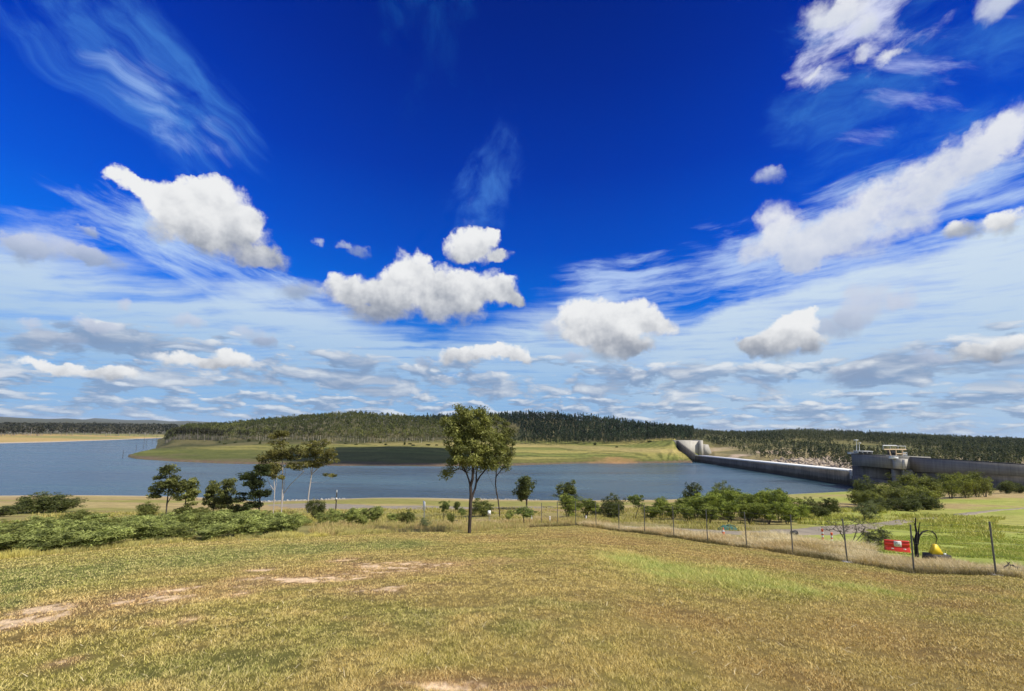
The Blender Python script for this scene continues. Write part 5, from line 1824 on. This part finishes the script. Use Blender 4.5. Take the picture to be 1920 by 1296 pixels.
# dead trees standing in the shallows off the far point
for px, pb, yt, lb in ((230, 857, 843, 'dead trunk standing alone in the water off the point'), (269, 839, 816, 'tallest dead trunk rising at the edge of the point'),
                       (274, 836, 822, 'dead trunk just right of the tallest one at the point'), (293, 829, 813, 'dead trunk nearest the dark trees at the point'),
                       (255, 843, 832, 'short dead trunk left of the tallest one at the point'), (285, 833, 822, 'thin dead trunk between the tallest one and the dark trees')):
    b = water_hit(px, pb)
    b[2] = max(float(ground_z(b[0], b[1])), -1.5)
    t = empty('drowned_tree', b, 0, lb, 'dead tree', 'drowned dead trees off the point')
    H = at(px, yt, b[1])[2] - b[2]
    MB().tube([(0, 0, -0.3), (0.1, 0, H * 0.5), (0.25, 0, H)], (0.22, 0.15, 0.06), 6).tube([(0.1, 0, H * 0.5), (0.7, 0.2, H * 0.75)], (0.08, 0.03), 5).tube([(0.15, 0, H * 0.65), (-0.5, 0, H * 0.84)], (0.07, 0.03), 5).build('trunk', M_TWIG, t)

# ------------------------------------------------------------------ far woods
def wood_mass(rng, P, H, Wd, cb, n_leaf, lsize, c1, c2, trunk_col, trunk_r, point=0.0, tvis=1.0):
    """P: tree feet (N,3). Crowns of loose leaf sheaves over thin trunks, in one mesh."""
    N = len(P)
    V, Q, C = [], [], []
    k = 3
    ang = np.arange(k) * 2 * np.pi / k
    ring = np.stack([np.cos(ang), np.sin(ang), np.zeros(k)], -1)
    ln = rng.normal(size=(N, 3)) * 0.04 * H[:, None]
    ln[:, 2] = 0
    b = P[:, None, :] + ring[None] * (trunk_r * H / 12)[:, None, None] - np.array([0, 0, 0.5])
    t_ = (P + ln + np.array([0, 0, 1.0]) * (H * 0.82)[:, None])[:, None, :] + ring[None] * (trunk_r * 0.4 * H / 12)[:, None, None]
    v = np.concatenate([b, t_], 1).reshape(-1, 3)
    base = np.arange(N)[:, None, None] * 2 * k
    j = np.arange(k)
    q = (base + np.stack([j, (j + 1) % k, k + (j + 1) % k, k + j], -1)[None]).reshape(-1, 4)
    V.append(v); Q.append(q)
    tc_ = np.array(trunk_col)[None] * (0.6 + 0.7 * rng.random(N))[:, None]
    C.append(np.repeat(tc_, 2 * k, axis=0))
    n0 = len(v)
    M = N * n_leaf
    idx = np.repeat(np.arange(N), n_leaf)
    # each crown: a few sheaves
    ns = 5
    sg = rng.normal(size=(N, ns, 3))
    sg /= np.linalg.norm(sg, axis=2)[..., None]
    sh_ = sg * 0.62
    s = rng.integers(ns, size=M)
    g = rng.normal(size=(M, 3))
    g /= np.linalg.norm(g, axis=1)[:, None]
    loc = sh_[idx, s] + g * (rng.random(M) ** 0.5 * 0.45)[:, None]
    hz = (H * (1 - cb) * 0.5)
    taper = 1 - point * np.clip(loc[:, 2] * 0.5 + 0.5, 0, 1)
    p = P[idx] + ln[idx] * 0.8
    p = p + np.stack([loc[:, 0] * Wd[idx] * 0.5 * taper, loc[:, 1] * Wd[idx] * 0.5 * taper, H[idx] * cb + hz[idx] * (1 + loc[:, 2])], -1)
    a = rng.normal(size=(M, 3))
    a /= np.linalg.norm(a, axis=1)[:, None]
    bb_ = np.cross(a, rng.normal(size=(M, 3)))
    bb_ /= np.linalg.norm(bb_, axis=1)[:, None]
    L = lsize * (0.6 + 0.8 * rng.random(M))[:, None] * (H[idx] / 12)[:, None]
    v = np.stack([p - a * L, p + bb_ * L * 0.7, p + a * L, p - bb_ * L * 0.7], 1).reshape(-1, 3)
    V.append(v)
    Q.append(np.arange(M * 4).reshape(M, 4) + n0)
    tone = np.clip(rng.random(N) ** 1.3 * 0.7 + 1.5 * (fbm(P[:, 0] * 0.018 + 3, P[:, 1] * 0.012, 4, 91) - 0.42), 0, 1.15)
    cc = np.array(c1)[None] * (1 - tone[:, None]) + np.array(c2)[None] * tone[:, None]
    cc = cc[idx] * (0.75 + 0.5 * rng.random(M))[:, None]
    C.append(np.repeat(cc, 4, axis=0))
    return np.vstack(V), [np.vstack(Q)], np.vstack(C)


def row_r(row, t_):
    o = np.argsort(row[0])
    return np.interp(t_, row[0][o], row[1][o])


def scatter(rng, n, px0, px1, fn_lo, fn_hi):
    t0, t1 = azel(px0, 815)[0], azel(px1, 815)[0]
    t_ = t0 + (t1 - t0) * rng.random(n * 3)
    lo_, hi_ = fn_lo(t_), fn_hi(t_)
    r_ = np.sqrt(lo_ ** 2 + (hi_ ** 2 - lo_ ** 2) * rng.random(n * 3))
    keep = rng.random(n * 3) < (hi_ ** 2 - lo_ ** 2) / (hi_ ** 2 - lo_ ** 2).max()
    t_, r_ = t_[keep][:n], r_[keep][:n]
    X, Y = r_ * np.sin(t_), r_ * np.cos(t_)
    return np.stack([X, Y, ground_z(X, Y)], -1), t_, r_


rng = np.random.default_rng(99)
F4, F5, F6 = B_ROWS[4], B_ROWS[5], B_ROWS[6]
pale = (0.46, 0.40, 0.34)
# open eucalypt wood on the hill at left
P, t_, r_ = scatter(rng, 4800, 312, 905, lambda t: row_r(F4, t) + 8, lambda t: row_r(F6, t) + 70)
H = 7.5 + 7 * rng.random(len(P)) ** 1.3
v, q, c = wood_mass(rng, P, H, 3.6 + 3.4 * rng.random(len(P)), 0.30, 48, 0.60, (0.052, 0.064, 0.016), (0.185, 0.190, 0.050), (0.34, 0.30, 0.25), 0.13)
tag(link('open_woodland', mesh_np('open_woodland', v, q, M_FAR, c)), 'open olive-brown eucalypt woodland with pale trunks covering the hill across the lake', 'woodland', kind='stuff')
# dark wood on the right half of the hill
P, t_, r_ = scatter(rng, 4200, 800, 1300, lambda t: row_r(F4, t) + np.where(t < 0.02, 130, 6), lambda t: row_r(F6, t) + 60)
H = 8 + 9.5 * rng.random(len(P)) ** 1.8
v, q, c = wood_mass(rng, P, H, 3.2 + 3.2 * rng.random(len(P)), 0.14, 50, 0.62, (0.012, 0.026, 0.014), (0.066, 0.092, 0.048), (0.20, 0.17, 0.14), 0.13, 0.45)
tag(link('dark_woodland', mesh_np('dark_woodland', v, q, M_FAR, c)), 'dense dark green woodland of narrow trees on the right part of the hill across the lake', 'woodland', kind='stuff')
# woods beyond the dam
lo5 = lambda t: np.interp(t, [0.36, 0.42, 0.47, 0.50, 0.54, 0.60, 0.66, 0.75, 0.9], [600, 640, 575, 500, 450, 425, 395, 350, 315])
P, t_, r_ = scatter(rng, 14000, 1285, 2060, lo5, lambda t: row_r(F6, t) + 70)
k_ = fbm(P[:, 0] * 0.012, P[:, 1] * 0.012, 4, 88)
P = P[k_ > 0.33]
H = 5.5 + 6.5 * rng.random(len(P)) ** 1.8
v, q, c = wood_mass(rng, P, H, H * (0.40 + 0.25 * rng.random(len(P))), 0.10, 36, 0.66, (0.024, 0.040, 0.018), (0.135, 0.136, 0.058), (0.30, 0.26, 0.22), 0.10, 0.4)
tag(link('mixed_woodland', mesh_np('mixed_woodland', v, q, M_FAR, c)), 'mixed grey-green woodland on the slopes behind the dam', 'woodland', kind='stuff')
# band of trees behind the far left flats
P, t_, r_ = scatter(rng, 1500, -150, 330, lambda t: t * 0 + 1170, lambda t: t * 0 + 2300)
H = 13 + 7 * rng.random(len(P))
v, q, c = wood_mass(rng, P, H, H * (0.6 + 0.3 * rng.random(len(P))), 0.25, 26, 1.3, (0.020, 0.024, 0.014), (0.085, 0.080, 0.050), (0.35, 0.31, 0.28), 0.3)
tag(link('distant_woodland', mesh_np('distant_woodland', v, q, M_FAR, c)), 'dark band of distant trees behind the dry flats at far left', 'woodland', kind='stuff')

# the front rank of the woods: trees one can tell apart
PF = []
for k in range(5):
    g = np.random.default_rng(300 + k)
    one = np.zeros((1, 3))
    H1 = np.array([12.0])
    v, q, c = wood_mass(g, one, H1, H1 * 0.42, 0.40, 150, 0.34, (0.016, 0.018, 0.008), (0.055, 0.052, 0.022), (0.22, 0.19, 0.17), 0.20)
    nt_ = 6
    PF.append((mesh_np('trunk', v[:nt_], [q[0][:3]], M_FAR, c[:nt_]), mesh_np('crown', v[nt_:], [q[0][3:] - nt_], M_FAR, c[nt_:])))
PG = []
for k in range(4):
    g = np.random.default_rng(330 + k)
    v, q, c = wood_mass(g, one, H1, H1 * 0.36, 0.48, 90, 0.42, (0.060, 0.060, 0.022), (0.150, 0.130, 0.050), (0.56, 0.49, 0.43), 0.22)
    PG.append((mesh_np('trunk', v[:6], [q[0][:3]], M_FAR, c[:6]), mesh_np('crown', v[6:], [q[0][6 // 2:] - 6], M_FAR, c[6:])))
PD = []
for k in range(4):
    g = np.random.default_rng(360 + k)
    v, q, c = wood_mass(g, one, H1, H1 * 0.40, 0.16, 170, 0.38, (0.012, 0.024, 0.012), (0.066, 0.086, 0.042), (0.22, 0.19, 0.16), 0.14, 0.35)
    PD.append((mesh_np('trunk', v[:6], [q[0][:3]], M_FAR, c[:6]), mesh_np('crown', v[6:], [q[0][3:] - 6], M_FAR, c[6:])))


def rank(protos, name, n, px0, px1, d0, d1, h0, h1, label, group):
    for k in range(n):
        px = px0 + (px1 - px0) * (k + 0.15 + 0.7 * rng.random()) / n
        t_ = azel(px, 822)[0]
        r_ = float(row_r(F4, np.array([t_]))[0]) + d0 + (d1 - d0) * rng.random()
        X, Y = r_ * math.sin(t_), r_ * math.cos(t_)
        root = empty(name, (X, Y, float(ground_z(X, Y))), rng.random() * 6.28, label, 'tree', group)
        s = (h0 + (h1 - h0) * rng.random()) / 12.0
        root.scale = (s * (0.9 + 0.3 * rng.random()), s * (0.9 + 0.3 * rng.random()), s)
        a, b = protos[int(rng.integers(len(protos)))]
        link('trunk', a, root)
        link('crown', b, root)


rank(PF, 'dark_gum_tree', 34, 309, 420, -4, 10, 13, 18, 'tall dark gum tree crowding the point across the lake', 'dark gum trees on the point')
rank(PF, 'dark_gum_tree', 30, 330, 600, 4, 40, 12, 17, 'dark gum tree at the foot of the hill across the lake, right of the point', 'dark gum trees at the foot of the hill')
rank(PG, 'pale_gum_tree', 64, 480, 840, -4, 14, 9, 13, 'thin pale-trunked gum tree in the front rank below the hill', 'pale gum trees in the front rank')
rank(PD, 'dark_tree', 66, 950, 1268, -3, 12, 10, 17, 'narrow dark green tree in the front rank of the dark wood across the lake', 'dark trees in the front rank')

for k in range(22):
    px = 340 + 880 * rng.random()
    t_ = azel(px, 835)[0]
    ra, rb_ = float(row_r(B_ROWS[3], np.array([t_]))[0]), float(row_r(F4, np.array([t_]))[0])
    r_ = ra + (rb_ - ra) * (0.55 + 0.43 * rng.random())
    X, Y = r_ * math.sin(t_), r_ * math.cos(t_)
    plant(P_DARK[int(rng.integers(3))], 'bank_shrub', (X, Y, float(ground_z(X, Y)) - 0.1), 1.6 + 2.6 * rng.random() ** 2, 2.5 + 2.5 * rng.random(), None,
          'small dark shrub scattered on the grassy bank across the lake', 'bush', 'shrubs on the far bank')

# ------------------------------------------------------------------ rocks
def rocks(name, label, P, size, c1, c2, rng):
    ico = np.array([(0, 0, 1), (.894, 0, .447), (.276, .851, .447), (-.724, .526, .447), (-.724, -.526, .447), (.276, -.851, .447),
                    (.724, .526, -.447), (-.276, .851, -.447), (-.894, 0, -.447), (-.276, -.851, -.447), (.724, -.526, -.447), (0, 0, -1)])
    f = np.array([(0, 1, 2), (0, 2, 3), (0, 3, 4), (0, 4, 5), (0, 5, 1), (1, 6, 2), (2, 7, 3), (3, 8, 4), (4, 9, 5), (5, 10, 1), (6, 7, 2), (7, 8, 3), (8, 9, 4), (9, 10, 5), (10, 6, 1),
                  (11, 7, 6), (11, 8, 7), (11, 9, 8), (11, 10, 9), (11, 6, 10)])
    N = len(P)
    s = size * (0.4 + 1.0 * rng.random((N, 1, 1)) ** 2) * (0.7 + 0.6 * rng.random((N, 1, 3)))
    v = ico[None] * (0.75 + 0.5 * rng.random((N, 12, 1))) * s
    a = rng.random(N) * 6.28
    ca, sa = np.cos(a)[:, None], np.sin(a)[:, None]
    v = np.stack([v[..., 0] * ca - v[..., 1] * sa, v[..., 0] * sa + v[..., 1] * ca, v[..., 2]], -1) + P[:, None, :]
    ff = (np.arange(N)[:, None, None] * 12 + f[None]).reshape(-1, 3)
    k = rng.random((N, 1))
    c = np.repeat(np.array(c1) * (1 - k) + np.array(c2) * k, 12, axis=0)
    tag(link(name, mesh_np(name, v.reshape(-1, 3), [ff], M_ROCK, c)), label, 'rocks', kind='stuff')


mm, nt, out = new_mat('rock')
n_ = noise(nt, wpos(nt), 1.2, 5.0, 0.65).step(0.25, 0.75, 0.7, 1.2)
principled(nt, out, vmath(nt, 'MULTIPLY', attr_col(nt), combine(nt, n_, n_, n_)), 0.9, 0.2)
M_ROCK = mm
pts = []
for k in range(1500):
    px, py = 1445 + 160 * rng.random(), 855 + 30 * rng.random()
    top_ = np.interp(px, [1445, 1500, 1560, 1600], [864, 862, 859, 857])
    if py < top_:
        continue
    h_ = hit(px, py, 250)
    if h_ is not None and h_[0] > DAM2[0] + (h_[1] - DAM2[1]) * ddir[0] / ddir[1] + 14:
        pts.append(h_)
rocks('riprap', 'slope of broken tan boulders below the woods behind the spillway', np.array(pts), 1.7, (0.22, 0.17, 0.12), (0.52, 0.42, 0.31), rng)
pts = []
for k in range(420):
    px = 488 + 160 * rng.random() if rng.random() < 0.6 else 880 + 130 * rng.random()
    o_ = np.argsort(a_sh[0])
    t_ = azel(px, 937)[0]
    r_ = float(np.interp(t_, a_sh[0][o_], a_sh[1][o_])) - rng.random() ** 2 * 9 + 0.5
    X, Y = r_ * math.sin(t_), r_ * math.cos(t_)
    pts.append((X, Y, float(ground_z(X, Y))))
rocks('shore_rocks', 'pale rocks scattered along the near edge of the lake', np.array(pts), 0.42, (0.20, 0.185, 0.16), (0.46, 0.43, 0.38), rng)

# ------------------------------------------------------------------ grass
def blades(rng, X, Y, h, w, col, lean, seg2=False, tint=0.25, z=None):
    N = len(X)
    Z = ground_z(X, Y) if z is None else z
    a = rng.random(N) * 2 * np.pi
    bx, by = np.cos(a), np.sin(a)
    l = rng.random(N) * 2 * np.pi
    d = lean * (0.3 + rng.random(N)) * h
    tip = np.stack([X + np.cos(l) * d, Y + np.sin(l) * d, Z + h * (0.55 + 0.45 * rng.random(N))], -1)
    root = np.stack([X, Y, Z - 0.01], -1)
    off = np.stack([bx, by, np.zeros(N)], -1) * (w * 0.5)[:, None]
    c = col * (1 - tint / 2 + tint * rng.random(N))[:, None]
    if not seg2:
        v = np.stack([root - off, root + off, tip], 1).reshape(-1, 3)
        return v, [np.arange(3 * N).reshape(N, 3)], np.repeat(c, 3, axis=0)
    mid = root * 0.45 + tip * 0.55
    mid[:, 2] += h * 0.12
    v = np.stack([root - off, root + off, mid + off * 0.75, mid - off * 0.75, tip], 1).reshape(-1, 3)
    b5 = np.arange(N)[:, None] * 5
    return v, [b5 + np.array([[0, 1, 2, 3]]), b5 + np.array([[3, 2, 4]])], np.repeat(c, 5, axis=0)


rng = np.random.default_rng(4)
N = 1600000
t_ = (rng.random(N) * 2 - 1) * R(57)
lr0, lr1 = math.log(2.2), math.log(50)
r_ = np.exp(lr0 + (lr1 - lr0) * rng.random(N))
ok = r_ < edge_r(t_) + 1.0
t_, r_ = t_[ok], r_[ok]
X, Y = r_ * np.sin(t_), r_ * np.cos(t_)
col, bare_f, lush = paddock(X, Y)
tuft = fbm(X * 13.0, Y * 13.0, 2, 201) * 0.55 + fbm(X * 4.0, Y * 4.0, 3, 202) * 0.45
tuft2 = fbm(X * 1.3, Y * 1.3, 3, 205)
keep = (rng.random(len(X)) > bare_f * 0.55) & (rng.random(len(X)) < sstep(0.37, 0.55, tuft) * 0.93 + 0.07 + 0.3 * lush)
bk = bare_f[keep]
X, Y, col, lush, tuft, tuft2, r_ = X[keep], Y[keep], col[keep], lush[keep], tuft[keep], tuft2[keep], r_[keep]
h = (0.008 + 0.030 * tuft * tuft2 * 2 + 0.012 * rng.random(len(X))) * (1 + 2.2 * lush) * np.clip(0.9 + r_ / 40, 0.9, 1.5)
h = np.where(rng.random(len(X)) < 0.012, h * 2.2, h) * (1 - 0.55 * bk)
wd = 0.0032 * np.clip(r_ / 2.6, 1, 14) ** 0.88
dry = rng.random(len(X))
c = np.where((dry < 0.38)[:, None], lerp(col, np.broadcast_to(np.array([0.88, 0.70, 0.32]), col.shape), np.full(len(X), 0.6)), col)
c = np.where((dry > 0.74)[:, None], c * np.array([0.32, 0.32, 0.27]), c)
c = lerp(c, col * 1.1, np.clip(lush, 0, 1) * 0.6)
v, f, cc = blades(rng, X, Y, h, wd, np.clip(c * 1.08, 0, 0.9), 1.1, False, 0.5)
tag(link('mown_grass', mesh_np('mown_grass', v, f, M_GRASS, cc)), 'short dry mown grass covering the paddock', 'grass', kind='stuff')
# straw lying about, weeds that stand above the sward
n = 1500
t_ = (rng.random(n) * 2 - 1) * R(57)
r_ = np.exp(lr0 + 1.6 * rng.random(n))
X, Y = r_ * np.sin(t_), r_ * np.cos(t_)
h = 0.02 + 0.035 * rng.random(n)
v, f, cc = blades(rng, X, Y, h, 0.004 * np.clip(r_ / 3, 1, 4), np.tile([0.72, 0.60, 0.36], (n, 1)), 2.6, True, 0.3)
tag(link('straw', mesh_np('straw', v, f, M_GRASS, cc)), 'pale loose straw stalks lying on the mown grass', 'straw', kind='stuff')


def tall_grass(name, label, n, px0, px1, d0, d1, h0, h1, cols, wk=1.0, clump=1.2, lean=0.5, fn=None, thr=0.35):
    t0, t1 = azel(px0, 1000)[0], azel(px1, 1000)[0]
    t_ = t0 + (t1 - t0) * rng.random(n)
    r_ = edge_r(t_) + d0 + (d1 - d0) * rng.random(n)
    X, Y = r_ * np.sin(t_), r_ * np.cos(t_)
    k = fbm(X * clump, Y * clump, 3, 301 + int(px0))
    fe = np.minimum(np.minimum((t_ - t0), (t1 - t_)) / (0.12 * (t1 - t0)), np.minimum(r_ - edge_r(t_) - d0, d0 + d1 - d0 - (r_ - edge_r(t_))) / (0.18 * (d1 - d0)) + (0.6 if d1 - d0 < 20 else 0))
    keep = (rng.random(n) < sstep(thr, thr + 0.25, k)) & (fe * 1.3 > fbm(X * 0.25, Y * 0.25, 3, 321))
    if fn is not None:
        keep &= fn(X, Y, t_, r_)
    X, Y, r_, k = X[keep], Y[keep], r_[keep], k[keep]
    h = (h0 + (h1 - h0) * k * rng.random(len(X))) * (0.6 + 0.8 * k)
    g = fbm(X * 0.5 + 7, Y * 0.5, 3, 311)
    cA, cB = np.array(cols[0]), np.array(cols[1])
    c = lerp(np.broadcast_to(cA, X.shape + (3,)), cB, sstep(0.3, 0.7, g * 0.6 + 0.4 * rng.random(len(X))))
    if len(X) == 0:
        return
    v, f, cc = blades(rng, X, Y, h, 0.016 * wk * np.clip(r_ / 30, 0.7, 4), c, lean, True, 0.5)
    tag(link(name, mesh_np(name, v, f, M_GRASS, cc)), label, 'grass', kind='stuff')


YEL, TAN, GRN, PALE = (0.66, 0.56, 0.15), (0.52, 0.37, 0.17), (0.20, 0.24, 0.06), (0.62, 0.52, 0.33)
tall_grass('yellow_grass', 'tall yellow-green grass along the top of the left bank', 80000, -120, 760, -1.6, 1.6, 0.14, 0.58, (YEL, (0.40, 0.36, 0.15)), 0.8, 0.9)
tall_grass('bank_grass', 'dry tan grass on the bank below the big gum', 60000, 560, 1180, -0.8, 16, 0.3, 0.85, (TAN, (0.42, 0.38, 0.12)), 1.0, 0.7)
tall_grass('verge_grass', 'long dry grass in the strip along the wire fence', 150000, 1060, 1990, 0.1, 5.4, 0.28, 0.85, ((0.58, 0.42, 0.20), (0.74, 0.62, 0.40)), 0.8, 0.8, 0.8, thr=0.22)
tall_grass('mound_grass', 'long pale straw-coloured grass on the mound behind the fence near the bollards', 60000, 1390, 1655, 2.0, 9.0, 0.35, 1.10, ((0.62, 0.47, 0.23), (0.80, 0.68, 0.44)), 0.8, 0.6, 0.9, thr=0.26)
tall_grass('verge_tussock', 'dark green-brown tussocks at the foot of the wire fence', 26000, 960, 1990, -0.7, 0.9, 0.15, 0.42, ((0.15, 0.13, 0.05), (0.26, 0.20, 0.09)), 0.9, 0.9, 0.8, thr=0.4)
tall_grass('flats_grass', 'coarse yellow-green grass on the flats between the bank and the lake', 90000, -100, 1500, 10, 70, 0.3, 0.75, ((0.36, 0.33, 0.07), (0.46, 0.37, 0.14)), 1.6, 0.25, 0.6, thr=0.42)
tall_grass('meadow_grass', 'bright green grass of the meadow right of the thicket', 110000, 1600, 2150, 7.0, 62, 0.10, 0.26, ((0.33, 0.38, 0.07), (0.52, 0.48, 0.13)), 1.6, 0.3, 0.6, thr=0.35)
tall_grass('meadow_tussock', 'yellow-green tussocks at the far side of the meadow below the dam trees', 42000, 1480, 1900, 30, 80, 0.3, 0.9, ((0.40, 0.42, 0.08), (0.54, 0.48, 0.14)), 2.0, 0.2, 0.5, thr=0.45)

# ------------------------------------------------------------------ air between here and the far hills
hz = MB().box(-16800, 16800, -16800, 16800, -140, 170).build('haze', None)
hm = bpy.data.materials.new('haze')
hm.use_nodes = True
nt = hm.node_tree
for n_ in list(nt.nodes):
    nt.nodes.remove(n_)
out = nt.nodes.new('ShaderNodeOutputMaterial')
pv = nt.nodes.new('ShaderNodeVolumePrincipled')
pv.inputs['Color'].default_value = (0.72, 0.84, 1.0, 1.0)
pv.inputs['Density'].default_value = 0.000028
nt.links.new(pv.outputs[0], out.inputs['Volume'])
hz.data.materials.append(hm)
tag(hz, 'thin blue air between the paddock and the far hills', 'haze', kind='stuff')
